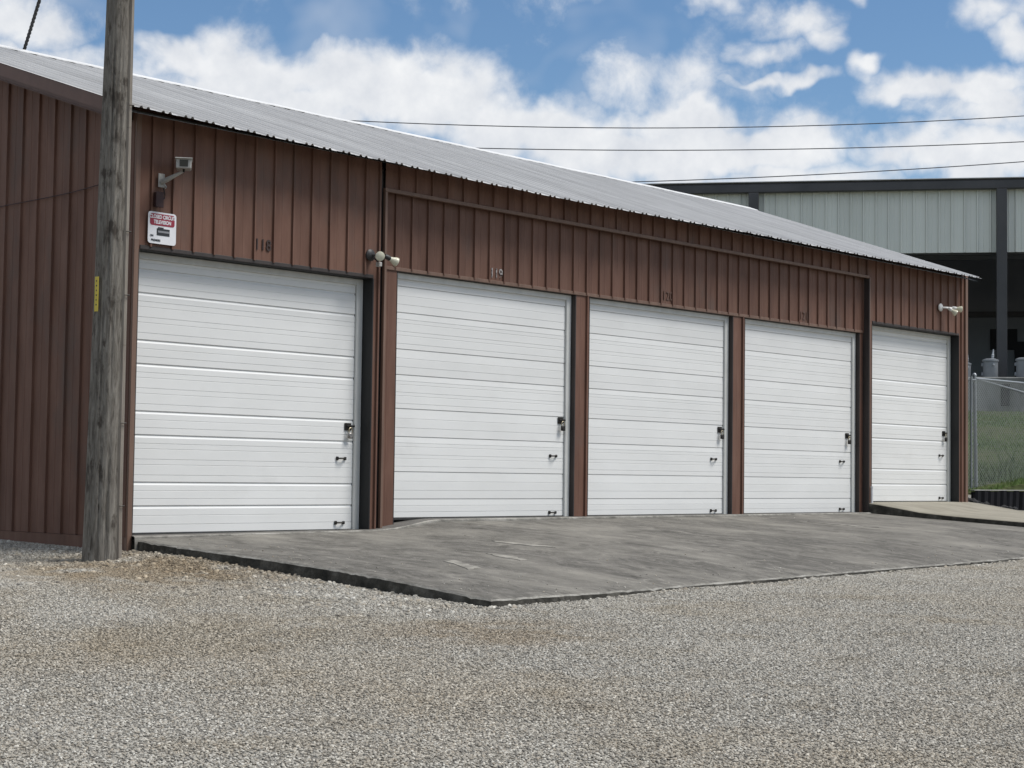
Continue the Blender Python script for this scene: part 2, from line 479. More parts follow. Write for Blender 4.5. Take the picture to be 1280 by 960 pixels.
def empty(name, loc=(0, 0, 0), rz=0.0):
    o = bpy.data.objects.new(name, None)
    COL.objects.link(o)
    o.empty_display_size = 0.2
    o.location = loc
    o.rotation_euler = (0, 0, rz)
    return o

# ------------------------------------------------------------------ terrain
CP = [(-.25, 0, -.34), (-.6, 0, -.405), (-.2, 2.5, -.30), (-.2, 6, -.28), (-.15, -1.2, -.375), (-.15, -3.0, -.50), (-.15, -4.3, -.585), (-.15, -5.6, -.65), (2, -5.6, -.61), (5, -5.6, -.565),
      (7.8, -5.6, -.535), (10.6, -5.6, -.50), (16, -5.6, -.42), (-12, -16.4, -.98), (-6, -9.4, -.93), (0, -12, -.86), (8, -11, -.72), (-4, -2, -.50), (-7, -5, -.78), (-6, 3, -.40),
      (5, -2.5, -.62), (12, -2.5, -.55), (5, 0, -.50), (12, 0, -.42), (18, -1, -.26), (18, .3, -.10), (20.4, 0.2, .02), (22, 0.4, .03), (26, .4, .05), (22, -3, -.12), (10, 8, -.2), (30, 5, .0), (30, -8, -.4), (-20, 0, -.8), (-20, -25, -1.1), (10, -25, -.9)]
_c = np.array(CP)
def _U(r2):
    return np.where(r2 > 1e-12, 0.5 * r2 * np.log(np.maximum(r2, 1e-12)), 0.0)
_n = len(CP)
_K = _U(((_c[:, None, :2] - _c[None, :, :2]) ** 2).sum(-1)) + np.eye(_n) * 0.02
_P = np.hstack([np.ones((_n, 1)), _c[:, :2]])
_A = np.block([[_K, _P], [_P.T, np.zeros((3, 3))]])
_w = np.linalg.solve(_A, np.concatenate([_c[:, 2], np.zeros(3)]))
def ground_z(x, y):
    x = np.asarray(x, float)
    y = np.asarray(y, float)
    d2 = (x[..., None] - _c[:, 0]) ** 2 + (y[..., None] - _c[:, 1]) ** 2
    z = _U(d2) @ _w[:_n] + _w[_n] + _w[_n + 1] * x + _w[_n + 2] * y
    d = np.sqrt((x - 2) ** 2 + (y + 5) ** 2)
    t = np.clip((d - 18) / 22, 0, 1)
    t = t * t * (3 - 2 * t)
    return np.clip(z, -1.4, .3) * (1 - t) + (-.8) * t

def sheet(name, xs, ys, zf, mat, keep=None, skirt=None):
    X, Y = np.meshgrid(xs, ys, indexing='ij')
    Z = zf(X, Y)
    v = np.stack([X, Y, Z], -1).reshape(-1, 3).tolist()
    ny = len(ys)
    f = []
    for i in range(len(xs) - 1):
        for j in range(ny - 1):
            if keep is None or keep((xs[i] + xs[i + 1]) / 2, (ys[j] + ys[j + 1]) / 2):
                f.append((i * ny + j, (i + 1) * ny + j, (i + 1) * ny + j + 1, i * ny + j + 1))
    return mk(name, v, f, mat, smooth=True)
def spaced(lo, a, b, hi, fine, n):
    left = [a - (a - lo) * ((i / n) ** 2.2) for i in range(n, 0, -1)]
    right = [b + (hi - b) * ((i / n) ** 2.2) for i in range(1, n + 1)]
    k = int((b - a) / fine)
    return np.array(left + [a + (b - a) * i / k for i in range(k + 1)] + right)
_rs = np.random.RandomState(3)
def rough_ground(X, Y):
    z = ground_z(X, Y)
    z = z + 0.010 * np.sin(X * 1.9 + .7 * np.sin(Y * 1.3)) * np.sin(Y * 1.6 + X * .4)
    return z
xs = spaced(-900, -12, 30, 1200, .3, 16)
ys = spaced(-900, -17, 9, 1200, .3, 16)
o = sheet('gravel_ground', xs, ys, rough_ground, M['gravelbase'])
tag(o, kind='structure')

# ------------------------------------------------------------------ concrete pad
def sstep(a, b, x):
    t = np.clip((np.asarray(x, float) - a) / (b - a), 0, 1)
    return t * t * (3 - 2 * t)
PX0, PX1, PY0 = -0.12, 15.90, -5.5
def pad_z(x, y):
    zw = np.interp(x, [-.2, 2.0, 3.4, 16], [-.195, -.165, -.155, -.155]) + sstep(3.3, 4.9, x) * .105 + np.interp(x, [4.9, 16], [0, .03])
    zf = np.interp(x, [-.2, 2.1, 5.05, 7.8, 10.6, 16], [-.557, -.547, -.508, -.479, -.445, -.39])
    t = np.clip(-np.asarray(y, float) / 5.5, 0, 1)
    return zw + (zf - zw) * np.interp(t, [0, .169, .342, .549, .74, .896, 1], [0, .15, .28, .45, .65, .86, 1])
pxs = np.concatenate([np.linspace(PX0, 7, 120), np.linspace(7.1, PX1, 90)])
pys = np.linspace(PY0, 0.0, 91)
v = []
nx, ny = len(pxs), len(pys)
def edge_wob(s, seed):
    return 0.012 * math.sin(s * 1.7 + seed) + 0.005 * math.sin(s * 5.3 + 2 * seed)
for i, x in enumerate(pxs):
    for j, y in enumerate(pys):
        xx, yy = x, y
        if i == 0:
            xx += edge_wob(y, 1.0) + random.uniform(-.003, .003) + (random.uniform(.01, .03) if random.random() < .05 else 0)
        if j == 0:
            yy += edge_wob(x, 2.3) + random.uniform(-.003, .003) + (random.uniform(.01, .03) if random.random() < .05 else 0)
        z = float(pad_z(x, y))
        if i == 0 or j == 0:
            z -= 0.008 + random.uniform(0, .004) + (random.uniform(.0, .012) if random.random() < .08 else 0)
        v.append((xx, yy, z))
f = [(i * ny + j, (i + 1) * ny + j, (i + 1) * ny + j + 1, i * ny + j + 1) for i in range(nx - 1) for j in range(ny - 1)]
pad = mk('concrete_pad', v, f, M['concrete'], smooth=True)
tag(pad, kind='structure')
# rounded worn arris and the vertical edge
per = [j for j in range(ny - 1, -1, -1)] + [i * ny for i in range(1, nx)] 
ev, ef, em = [], [], []
for k, idx in enumerate(per):
    q = Vector(v[idx])
    nrm = Vector((-1, 0, 0)) if k < ny - 1 else (Vector((-.7, -.7, 0)) if k == ny - 1 else Vector((0, -1, 0)))
    bot = float(ground_z(q.x, q.y)) - 0.25
    w1 = random.uniform(.019, .024)
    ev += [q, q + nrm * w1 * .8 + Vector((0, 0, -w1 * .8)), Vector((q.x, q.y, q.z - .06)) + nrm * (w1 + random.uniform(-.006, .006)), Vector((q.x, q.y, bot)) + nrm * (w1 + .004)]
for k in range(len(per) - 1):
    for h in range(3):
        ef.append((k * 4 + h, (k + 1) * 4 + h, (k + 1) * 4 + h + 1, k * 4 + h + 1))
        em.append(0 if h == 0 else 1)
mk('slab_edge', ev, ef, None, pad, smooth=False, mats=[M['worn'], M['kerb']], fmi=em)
# pale mortar smears left on the pad
for poly in ([(1.56, -3.25), (1.71, -3.24), (1.60, -3.55), (1.47, -3.85), (1.24, -3.91), (1.41, -3.59)], [(2.66, -2.83), (2.73, -2.94), (2.70, -3.27), (2.64, -3.5), (2.52, -3.52), (2.54, -3.2)],
             [(3.86, -1.84), (3.95, -2.09), (4.02, -2.67), (3.93, -2.78), (3.85, -2.35), (3.80, -1.97)], [(12.01, -1.21), (12.17, -1.85), (12.27, -2.36), (12.0, -2.1)]):
    pts = []
    for i in range(len(poly)):
        (ax, ay), (bx0, by0) = poly[i], poly[(i + 1) % len(poly)]
        for t in (0, .33, .66):
            pts.append((ax + (bx0 - ax) * t + random.uniform(-.025, .025), ay + (by0 - ay) * t + random.uniform(-.025, .025)))
    n = len(pts)
    vv = [(a, b, float(pad_z(a, b)) + .006) for a, b in pts] + [(a, b, float(pad_z(a, b)) - .03) for a, b in pts]
    ff = [tuple(range(n))] + [(k, (k + 1) % n, n + (k + 1) % n, n + k) for k in range(n)]
    mk('mortar_smear', vv, ff, M['patch'], pad)
# threshold strip under the doors (floor slab edge), pale worn nose
txs = np.concatenate([np.linspace(-.17, 3.3, 12), np.linspace(3.42, 5.0, 14), np.linspace(5.3, 15.88, 24)])
tv, tf, tm = [], [], []
for x in txs:
    z = float(np.interp(x, [-.2, 3.4], [-.168, -.150])) + float(sstep(3.35, 4.85, x)) * .128 + float(np.interp(x, [4.9, 16], [0, .012]))
    yn = -.10 + .012 * math.sin(x * 2.7) + random.uniform(-.006, .006) - 0.10 * math.exp(-((x - 3.9) / .45) ** 2)
    tv += [(x, .45, z + .004), (x, yn + .022, z), (x, yn, z - .012), (x, yn - .006, z - .22)]
for k in range(len(txs) - 1):
    for h in range(3):
        tf.append((k * 4 + h, (k + 1) * 4 + h, (k + 1) * 4 + h + 1, k * 4 + h + 1))
        tm.append(1 if h >= 1 else 0)
th = mk('door_threshold', tv, tf, None, mats=[M['thresh'], M['worn']], fmi=tm)
tag(th, kind='structure')
# ramp in front of the right-hand door
rv, rf, rm = [], [], []
rys = [0.6, 0, -.25, -.6, -1.05, -1.6, -2.2, -3.0, -4.2, -6.0]
rz_ = [.172, .165, .140, .090, .022, -.020, -.055, -.094, -.15, -.24]
for y, z in zip(rys, rz_):
    w = random.uniform(-.008, .008)
    rv += [(15.925 + w, y, z - .7), (15.925 + w, y, z - .015), (15.945 + w, y, z), (18, y, z + .008), (19.80, y, z + .004), (19.82, y, z - .5)]
for k in range(len(rys) - 1):
    for h in range(5):
        rf.append((k * 6 + h, (k + 1) * 6 + h, (k + 1) * 6 + h + 1, k * 6 + h + 1))
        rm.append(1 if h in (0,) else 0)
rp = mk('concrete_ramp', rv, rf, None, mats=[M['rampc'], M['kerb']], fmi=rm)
tag(rp, kind='structure')

# ------------------------------------------------------------------ storage building
B = tag(empty('storage_building', (0, 0, 0)), 'long brown ribbed-metal storage building with five white garage doors and grey roof', 'building')
PITCH = 0.3048
XL, XR = -0.203, 19.692
YB = 0.10                      # recess of the middle bays
YD = 0.20                      # door plane
RIDGE_Y, RIDGE_Z = 5.90, 6.653
EAVE_Y = -0.42
def eave_z(x):
    return 4.542 + float(np.interp(x, [-.35, 1.5, 3.9, 4.9, 7.2, 11.4, 20], [.052, .014, -.015, -.034, -.044, -.004, 0]))
def roof_z(x, y):
    e = eave_z(x)
    return e + (RIDGE_Z - e) * (y - EAVE_Y) / (RIDGE_Y - EAVE_Y)
ZT_A, ZT_B, ZT_C = 3.12, 3.262, 3.4615
ZH = 4.265                     # underside of the front header above the recess

# front wall: framing carcass behind the sheets
g = G()
g.box(XL + .02, -.13, .03, .30, -.5, 4.6)
g.box(-.13, 3.54, .03, .30, ZT_A + .02, 4.58)
g.box(3.54, 3.71, .03, .30, -.5, 4.55)
g.box(3.72, 15.93, .13, .30, ZT_B + .02, 4.54)
g.box(15.94, 16.05, .03, .30, -.3, 4.56)
g.box(16.06, 19.37, .03, .30, ZT_C + .02, 4.56)
g.box(19.40, 19.67, .03, .30, -.3, 4.56)
for a, b in ((3.73, 4.05), (7.75, 8.05), (11.79, 12.12), (15.80, 15.92)):
    g.box(a, b, .13, .30, -.3, ZT_B)
fw_ = g.obj('front_wall', M['browndark'], B)
def sheet_panel(x0, x1, y, z0, z1, name='wall_panel', parent=fw_, rib_at_start=True, zt1=None):
    """one rib-to-rib strip of siding: trapezoid rib then flat pan, facing -y"""
    h = 0.028
    pr = [(0, 0), (0.004, -h), (0.026, -h), (0.040, 0)] if rib_at_start else [(0, 0)]
    w = x1 - x0
    pr = [(a, b) for a, b in pr if a < w - .002]
    if w > .16:
        pr += [(w * .5 - .012, 0), (w * .5, -.0035), (w * .5 + .012, 0)]
    pr.append((w, 0))
    n = len(pr)
    zt1 = z1 if zt1 is None else zt1
    v = [(x0 + a, y + b, z0) for a, b in pr] + [(x0 + a, y + b, z1 + (zt1 - z1) * a / w) for a, b in pr]
    # folded back top and bottom so that the sheet has an edge
    f = [(i, i + 1, n + i + 1, n + i) for i in range(n - 1)]
    v += [(x0, y + .02, z0), (x1, y + .02, z0)]
    f.append(tuple([2 * n, 2 * n + 1] + list(range(n - 1, -1, -1))))
    return mk(name, v, f, M['wall'], parent)
def wtop(x):
    return roof_z(x, 0) - .012
# A: left bay
edges = [XL] + [k * PITCH for k in range(0, 13)]
for k in range(len(edges) - 1):
    a, b = edges[k], min(edges[k + 1], 3.727)
    if a >= 3.727:
        break
    mid = (a + b) / 2
    if a < -.1:
        sheet_panel(XL, -.125, 0, -.5, wtop(-.15), rib_at_start=False)
        sheet_panel(-.125, 0, 0, ZT_A, wtop(0), rib_at_start=False)
    elif b > 3.53:
        if a < 3.53:
            sheet_panel(a, 3.53, 0, ZT_A, wtop(mid))
            sheet_panel(3.53, 3.60, 0, -.5, wtop(mid), rib_at_start=False)
            sheet_panel(3.60, b, 0, -.5, wtop(mid), rib_at_start=True)
        else:
            sheet_panel(a, b, 0, -.5, wtop(mid))
    else:
        sheet_panel(a, b, 0, ZT_A, wtop(a), zt1=wtop(b))
# upper strip across the recess, in the front plane
k0 = 13
x = 3.727
while x < 15.92:
    nxt = min((math.floor(x / PITCH + 1e-6) + 1) * PITCH, 15.92)
    sheet_panel(x, nxt, 0, ZH, wtop(x), zt1=wtop(nxt), rib_at_start=(x > 3.8))
    x = nxt
# B: recessed bays
x = 3.735
xb0 = 3.994
while x < 15.918:
    kk = math.floor((x - xb0) / PITCH + 1e-6) + 1
    nxt = min(xb0 + kk * PITCH, 15.918)
    sheet_panel(x, nxt, YB, ZT_B, ZH + .02, rib_at_start=(x > 3.8))
    x = nxt
for a, b, rb in ((3.735, 4.07, None), (7.735, 8.068, 8.03), (11.777, 12.133, 12.09), (15.79, 15.918, None)):
    if rb:
        sheet_panel(a, rb - .05, YB, -.3, ZT_B - .012, rib_at_start=False)
        sheet_panel(rb - .05, b, YB, -.3, ZT_B - .012)
    else:
        sheet_panel(a, b, YB, -.3, ZT_B - .012, rib_at_start=False)
# C: right bay
sheet_panel(15.925, 16.065, 0, -.2, wtop(16), rib_at_start=False)
x = 16.065
xc0 = 16.188
while x < 19.375:
    kk = math.floor((x - xc0) / PITCH + 1e-6) + 1
    nxt = min(xc0 + kk * PITCH, 19.378)
    sheet_panel(x, nxt, 0, ZT_C, wtop(x), zt1=wtop(nxt), rib_at_start=(x > 16.1))
    x = nxt
sheet_panel(19.378, 19.45, 0, -.2, wtop(19.4), rib_at_start=False)
sheet_panel(19.45, XR - .09, 0, -.2, wtop(19.5))

# trims on the front
def trim(x0, x1, y0, y1, z0, z1, m='trim', name='trim', b=.004):
    return G().bbox(x0, x1, y0, y1, z0, z1, b).obj(name, M[m], B)
trim(XL - .02, XL + .045, -.034, .02, -.5, wtop(0) - .03, name='corner_trim')
trim(XR - .085, XR + .012, -.034, .02, -.2, wtop(19.6) - .02, name='corner_trim')
trim(XR - .02, XR + .010, .021, .12, -.2, wtop(19.6) - .02, name='corner_trim')
trim(-.125, 3.530, -.012, .026, ZT_A - .035, ZT_A + .012, name='lintel_trim', m='browndark')
trim(16.066, 19.378, -.012, .026, ZT_C - .032, ZT_C + .012, name='lintel_trim', m='browndark')
trim(3.735, 15.918, YB - .018, YB + .02, ZT_B - .022, ZT_B + .026, name='lintel_trim')
trim(3.700, 15.925, -.030, .022, ZH - .028, ZH + .022, name='header_trim')
trim(3.700, 3.742, -.034, .014, -.2, ZH - .030, name='recess_trim')
trim(3.752, 3.786, YB - .036, YB + .012, -.12, ZH - .032, name='recess_trim')
trim(3.714, 3.734, .015, YB + .03, -.3, ZH + .02, m='browndark', name='recess_return')
trim(15.912, 15.935, -.030, YB + .03, -.2, ZH - .030, m='browndark', name='recess_return')
trim(15.936, 15.966, -.034, .012, -.1, ZH - .002, name='recess_trim')
# plain metal soffit board tucked behind the roof edge
# reveals of the openings (both jambs and head), and the pale stops around the doors
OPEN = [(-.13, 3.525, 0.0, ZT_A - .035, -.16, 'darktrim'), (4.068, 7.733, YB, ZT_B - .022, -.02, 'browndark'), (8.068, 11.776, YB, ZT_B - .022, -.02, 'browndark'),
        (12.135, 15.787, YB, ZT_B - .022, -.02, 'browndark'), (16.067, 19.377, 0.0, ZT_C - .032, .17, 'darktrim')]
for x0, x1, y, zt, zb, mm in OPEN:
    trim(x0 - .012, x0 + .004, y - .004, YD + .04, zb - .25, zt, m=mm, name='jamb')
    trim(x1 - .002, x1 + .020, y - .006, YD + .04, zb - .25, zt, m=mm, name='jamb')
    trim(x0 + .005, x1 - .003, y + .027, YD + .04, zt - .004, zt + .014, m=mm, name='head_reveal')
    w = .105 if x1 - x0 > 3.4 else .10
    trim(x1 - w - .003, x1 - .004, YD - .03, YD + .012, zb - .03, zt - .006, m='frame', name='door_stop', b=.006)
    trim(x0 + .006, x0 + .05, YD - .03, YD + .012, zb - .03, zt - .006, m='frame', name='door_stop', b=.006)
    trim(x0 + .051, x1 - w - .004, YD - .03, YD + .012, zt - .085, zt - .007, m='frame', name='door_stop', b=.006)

# doors: strong grooves split them into leaves, each leaf with fine pressed lines
D1 = [.164, .436, .98, 1.253, 1.797, 2.07, 2.614, 2.887]
D2 = [.240, .601, 1.066, 1.436, 1.885, 2.225, 2.712, 3.06]
D5 = [.508, .788, 1.353, 1.625, 2.16, 2.445, 2.995, 3.27]
def leaf(x0, x1, z0, z1, parent, style):
    """one pressed-steel band of a door, as an extruded profile with rolled top and bottom edges"""
    y = YD + .002
    gz = .009 if style == 1 else .0065
    gd = .016
    H = z1 - z0
    nf = 5 if H > .4 else 2
    pr = [(y + gd, z0), (y + gd, z0 + .002), (y + .004, z0 + gz * .6), (y, z0 + gz)]
    if style == 1:
        pr += [(y - .004, z0 + .018), (y - .004, z0 + H - .045)] if False else []
    for i in range(nf):
        z = z0 + H * (i + 1) / (nf + 1) + (.02 if nf == 5 and i % 2 else -.008)
        d = .0045 if i % 2 == 0 else .003
        pr += [(y, z - .004), (y + d, z - .002), (y + d, z + .002), (y, z + .005)]
    if style == 1:
        pr += [(y, z1 - .032), (y + .006, z1 - .020), (y + .010, z1 - gz)]
    pr += [(y + (.004 if style != 1 else .013), z1 - gz), (y + gd, z1 - .003), (y + gd, z1)]
    n = len(pr)
    v = [(x0, a, b) for a, b in pr] + [(x1, a, b) for a, b in pr]
    v += [(x0, y + .045, z0), (x0, y + .045, z1), (x1, y + .045, z0), (x1, y + .045, z1)]
    f = [(i, n + i, n + i + 1, i + 1) for i in range(n - 1)]
    f += [(2 * n, 2 * n + 1, 2 * n + 3, 2 * n + 2), (2 * n, 0) + tuple(range(1, n)) + (2 * n + 1,), (n - 1, 2 * n - 1, 2 * n + 3, 2 * n + 1), (0, 2 * n, 2 * n + 2, n)]
    return mk('door_panel', v, f, M['door'], parent)
def handle(x, z, parent):
    g = G()
    y = YD
    g.bbox(x - .085, x - .050, y - .022, y + .004, z - .024, z + .024, .006)
    g.bbox(x + .050, x + .085, y - .022, y + .004, z - .020, z + .020, .006)
    g.tube([(x - .06, y - .022, z), (x - .03, y - .045, z + .002), (x + .03, y - .045, z + .002), (x + .06, y - .022, z)], .012, 6)
    return g.obj('handle', M['iron'], parent, smooth=True)
LOCKLAB = ['rusty padlock hanging from the latch of the widest-looking white door beside the wooden pole',
           'small padlock on the latch of the second white door from the wooden pole',
           'small padlock on the latch of the middle one of the five white doors',
           'small padlock on the latch of the fourth white door from the wooden pole',
           'small padlock on the latch of the farthest white door, above the tan ramp']
LK = [(3.325, 1.119), (7.545, 1.335), (11.575, 1.315), (15.545, 1.318), (19.15, 1.454)]
HN = [((3.209, .758), (3.20, -.060)), ((7.38, .861), (7.378, .042)), ((11.40, .88), (11.40, .045)), ((15.36, .90), (15.36, .05)), ((19.03, 1.069), (19.03, .245))]
DLAB = ['white garage door with deep rolled ribs, nearest the pole', None, None, None, 'narrow-looking white garage door above the tan ramp']
for i, (x0, x1, y, zt, zb, mm) in enumerate(OPEN):
    lines = D1 if i == 0 else (D5 if i == 4 else D2)
    zs = [zb + .012] + lines + [zt + .05]
    zs = [q for q in zs if q <= zt + .06]
    xr = x1 - (.112 if x1 - x0 > 3.4 else .107)
    xl = x0 + .055
    # the door part carries the inner backing sheet
    D = G().box(xl + .01, xr - .01, YD + .050, YD + .060, zb + .02, zt + .04).obj('garage_door', M['door'], B)
    if DLAB[i]:
        D['label'] = DLAB[i]
    for a, b in zip(zs[:-1], zs[1:]):
        if b - a > .02:
            leaf(xl, xr, a, b, D, 1 if i in (0, 4) else 2)
    G().bbox(xl, xr, YD - .004, YD + .045, zb - .020, zb + .010, .005).obj('bottom_seal', M['rubber'], D)
    for hx, hz in HN[i]:
        handle(hx, hz, D)
    lx, lz = LK[i]
    g = G()
    g.bbox(lx - .065, lx + .045, YD - .014, YD + .001, lz + .0, lz + .095, .004)
    g.bbox(lx - .045, lx + .100, YD - .028, YD - .012, lz + .045, lz + .068, .004)
    g.tube([(lx + .02, YD - .028, lz + .02), (lx + .02, YD - .05, lz + .02), (lx - .02, YD - .05, lz + .02), (lx - .02, YD - .028, lz + .02)], .008, 6)
    g.obj('latch', M['iron'], D)
    P = tag(empty('padlock', (lx, YD - .05, lz - .035)), LOCKLAB[i], 'padlock', 'padlocks on the garage doors')
    g = G()
    g.bbox(-.042, .042, -.018, .018, -.070, .008, .012)
    g.obj('lock_body', M['steel'] if i == 0 else M['iron'], P, smooth=True)
    pts = [(-.028, 0, 0)] + [(-.028 * math.cos(t), 0, .040 + .028 * math.sin(t)) for t in [math.pi * q / 6 for q in range(7)]] + [(.028, 0, 0)]
    G().tube(pts, .008, 6).obj('shackle', M['brass'], P, smooth=True)

# house numbers
def text(body, size, depth, mat, parent, name, loc, rot=(math.pi / 2, 0, 0), bold=0.0, sx=1.0):
    c = bpy.data.curves.new('t', 'FONT')
    c.body = body
    c.size = size
    c.extrude = depth
    c.offset = bold
    c.space_character = 1.12 if name == 'house_number' else 1.0
    c.align_x = 'CENTER'
    c.align_y = 'CENTER'
    t = bpy.data.objects.new('t', c)
    COL.objects.link(t)
    bpy.context.view_layer.update()
    me = bpy.data.meshes.new_from_object(t.evaluated_get(bpy.context.evaluated_depsgraph_get()))
    bpy.data.objects.remove(t)
    bpy.data.curves.remove(c)
    me.name = name
    me.materials.clear()
    me.materials.append(mat)
    o = inst(name, me, parent, loc)
    o.rotation_euler = rot
    o.scale = (sx, 1, 1)
    return o
for bdy, x, y, z, mm, lab in (('118', 1.675, -.008, 3.315, 'numdark', 'dark digits 118'), ('119', 5.99, YB - .008, 3.385, 'numpale', 'worn pale digits 119'), ('120', 9.98, YB - .008, 3.41, 'numbrown', 'painted-over digits 120'), ('121', 13.92, YB - .008, 3.40, 'numbrown', 'painted-over digits 121')):
    t = text(bdy, .19, .005, M[mm], B, 'house_number', (x, y, z), bold=.002, sx=.85)
    t['label'] = lab

# gable walls
ribs = [XL + 0 for _ in ()]
gy = [0.0, .285, .618, .951, 1.261, 1.594, 1.934, 2.282, 2.619]
while gy[-1] < 11.6:
    gy.append(gy[-1] + .335)
gy[-1] = 11.8
g = G()
def gz(y, x=XL):
    return roof_z(x, y) if y <= RIDGE_Y else roof_z(x, 2 * RIDGE_Y - y)
for X in (XL + .03, XR - .03):
    pts = [(X, .05, -.5), (X, 11.78, -.5), (X, 11.78, gz(11.78) - .1), (X, RIDGE_Y, RIDGE_Z - .1), (X, .05, gz(.05) - .1)]
    g.add(pts, [(0, 1, 2, 3, 4)])
gw = g.obj('gable_wall', M['browndark'], B)
for k in range(len(gy) - 1):
    a, b = gy[k], gy[k + 1]
    h = .028
    pr = [(0, 0), (.006, -h), (.030, -h), (.042, 0), ((b - a) * .55, 0), ((b - a) * .55 + .012, -.004), ((b - a) * .55 + .024, 0), (b - a, 0)]
    n = len(pr)
    ys_ = [a + q for q, _ in pr]
    v = [(XL + d, yy, -.18) for yy, (_, d) in zip(ys_, pr)] + [(XL + d, yy, gz(yy) - .03) for yy, (_, d) in zip(ys_, pr)]
    mk('wall_panel', v, [(i, n + i, n + i + 1, i + 1) for i in range(n - 1)], M['wall'], gw)
G().bbox(XL - .012, XL + .02, .02, 11.78, -.6, -.185, .004).obj('base_trim', M['wall'], gw)
G().box(XL + .02, XR - .02, 11.74, 11.80, -.5, 4.6).obj('back_wall', M['wall'], B)
# thin dark tube run along the gable
pts = [(XL - .034, y, 3.93 - .03 * math.sin(y * 1.5) - .055 * y) for y in np.linspace(0.1, 4.0, 16)]
G().tube(pts, .006, 5).obj('gable_tube', M['boxbrown'], gw)

# roof
RXL, RXR = -.55, 19.52
SK = 1.25
def rx(xe, t):
    return xe + SK * max(0, (xe - RXL) / (RXR - RXL)) * t
g = G()
g.add([(RXL + .02, EAVE_Y + .06, eave_z(RXL) - .055), (RXR - .03, EAVE_Y + .06, eave_z(RXR) - .055), (rx(RXR, 1) - .03, RIDGE_Y, RIDGE_Z - .055), (RXL + .02, RIDGE_Y, RIDGE_Z - .055)], [(0, 1, 2, 3)])
g.add([(RXL, RIDGE_Y, RIDGE_Z), (rx(RXR, 1), RIDGE_Y, RIDGE_Z), (RXR, 12.0, 4.58), (RXL, 12.0, 4.58)], [(0, 1, 2, 3)])
roof = g.obj('roof', M['roof'], B)
NS = int(round((RXR - RXL) / PITCH))
pw = (RXR - RXL) / NS
for k in range(NS):
    x0 = RXL + k * pw
    x1 = x0 + pw
    pr = [(0, 0), (.070, 0), (.086, .024), (.106, .024), (.122, 0), (.165, 0), (.181, .024), (.201, .024), (.217, 0), (pw, 0)]
    n = len(pr)
    v = []
    jy = random.uniform(-.012, .012)
    rows = (0, .004, .33, .66, 1.0)
    for t in rows:
        for a, b in pr:
            xe = x0 + a
            e = eave_z(xe)
            y = EAVE_Y + (jy if t == 0 else 0) + (RIDGE_Y - EAVE_Y) * t
            v.append((rx(xe, t), y, e + (RIDGE_Z - e) * t + b - (.003 if t == 0 else 0)))
    f = [(j * n + i, j * n + i + 1, (j + 1) * n + i + 1, (j + 1) * n + i) for j in range(len(rows) - 1) for i in range(n - 1)]
    mk('roof_panel', v, f, M['roof'], roof)
# ridge cap
dz = (RIDGE_Z - 4.542) / (RIDGE_Y - EAVE_Y)
g = G()
pr = [(-.24, -.24 * dz + .022), (-.235, -.235 * dz + .034), (0, .040), (.24, -.24 * dz + .034)]
xs_ = np.linspace(RXL - .02, rx(RXR, 1) + .02, 24)
v = [(x, RIDGE_Y + a, RIDGE_Z + b + .004 * math.sin(x * 3)) for x in xs_ for a, b in pr]
g.add(v, [(i * 4 + h, (i + 1) * 4 + h, (i + 1) * 4 + h + 1, i * 4 + h + 1) for i in range(len(xs_) - 1) for h in range(3)])
g.obj('ridge_cap', M['ridge'], roof)
# rake fascia boards on the gables, eave closure behind the roof edge
for xx, s in ((RXL + .015, -1), (RXR - .03, 1)):
    g = G()
    ys2 = (.03, RIDGE_Y)
    for t0, t1, wd_ in ((.0, .155, .012), (.150, .215, .045)):
        v = []
        for y in ys2:
            t = (y - EAVE_Y) / (RIDGE_Y - EAVE_Y)
            z = roof_z(RXL if s < 0 else RXR, y) - .004
            xo = xx if s < 0 else rx(xx, t)
            v += [(xo - s * (wd_ - .012), y, z - t0), (xo - s * (wd_ - .012), y, z - t1), (xo - s * (wd_ + .016), y, z - t0), (xo - s * (wd_ + .016), y, z - t1)]
        g.add(v, [(0, 1, 5, 4), (2, 6, 7, 3), (1, 3, 7, 5), (0, 4, 6, 2), (0, 2, 3, 1), (4, 5, 7, 6)])
    g.obj('rake_fascia', M['fascia'], B)
# soffit closing the rake overhang on the near gable
v = []
for y in (.03, RIDGE_Y):
    z = roof_z(RXL, y) - .205
    v += [(RXL + .03, y, z), (XL + .04, y, z)]
mk('rake_soffit', v, [(0, 1, 3, 2)], M['fascia'], B)

# ------------------------------------------------------------------ things fixed to the building
# sign
sg = tag(empty('warning_sign', (.157, -.034, 3.345)), 'white closed-circuit-television sign with red header above the nearest garage door', 'sign')
def rrect(w, h, r_, y, n=5, dy=.004):
    pts = []
    for cx_, cy_, a0 in ((w / 2 - r_, h / 2 - r_, 0), (-w / 2 + r_, h / 2 - r_, 90), (-w / 2 + r_, -h / 2 + r_, 180), (w / 2 - r_, -h / 2 + r_, 270)):
        for k in range(n + 1):
            a = R(a0 + 90 * k / n)
            pts.append((cx_ + r_ * math.cos(a), cy_ + r_ * math.sin(a)))
    m_ = len(pts)
    v = [(a, y, b) for a, b in pts] + [(a, y + dy, b) for a, b in pts]
    f = [tuple(range(m_))[::-1], tuple(range(m_, 2 * m_))] + [(k, (k + 1) % m_, m_ + (k + 1) % m_, m_ + k) for k in range(m_)]
    return v, f
v, f = rrect(.395, .365, .035, 0)
mk('sign_plate', v, f, M['signwhite'], sg)
v, f = rrect(.345, .135, .028, -.003, dy=.002)
hd = mk('red_header', [(a, b, c + .095) for a, b, c in v], f, M['signred'], sg)
text('CLOSED CIRCUIT', .058, .0012, M['signwhite'], sg, 'lettering', (0, -.0045, .126), bold=.0018, sx=.80)
text('TELEVISION', .058, .0012, M['signwhite'], sg, 'lettering', (0, -.0045, .066), bold=.0018, sx=.80)
g = G()
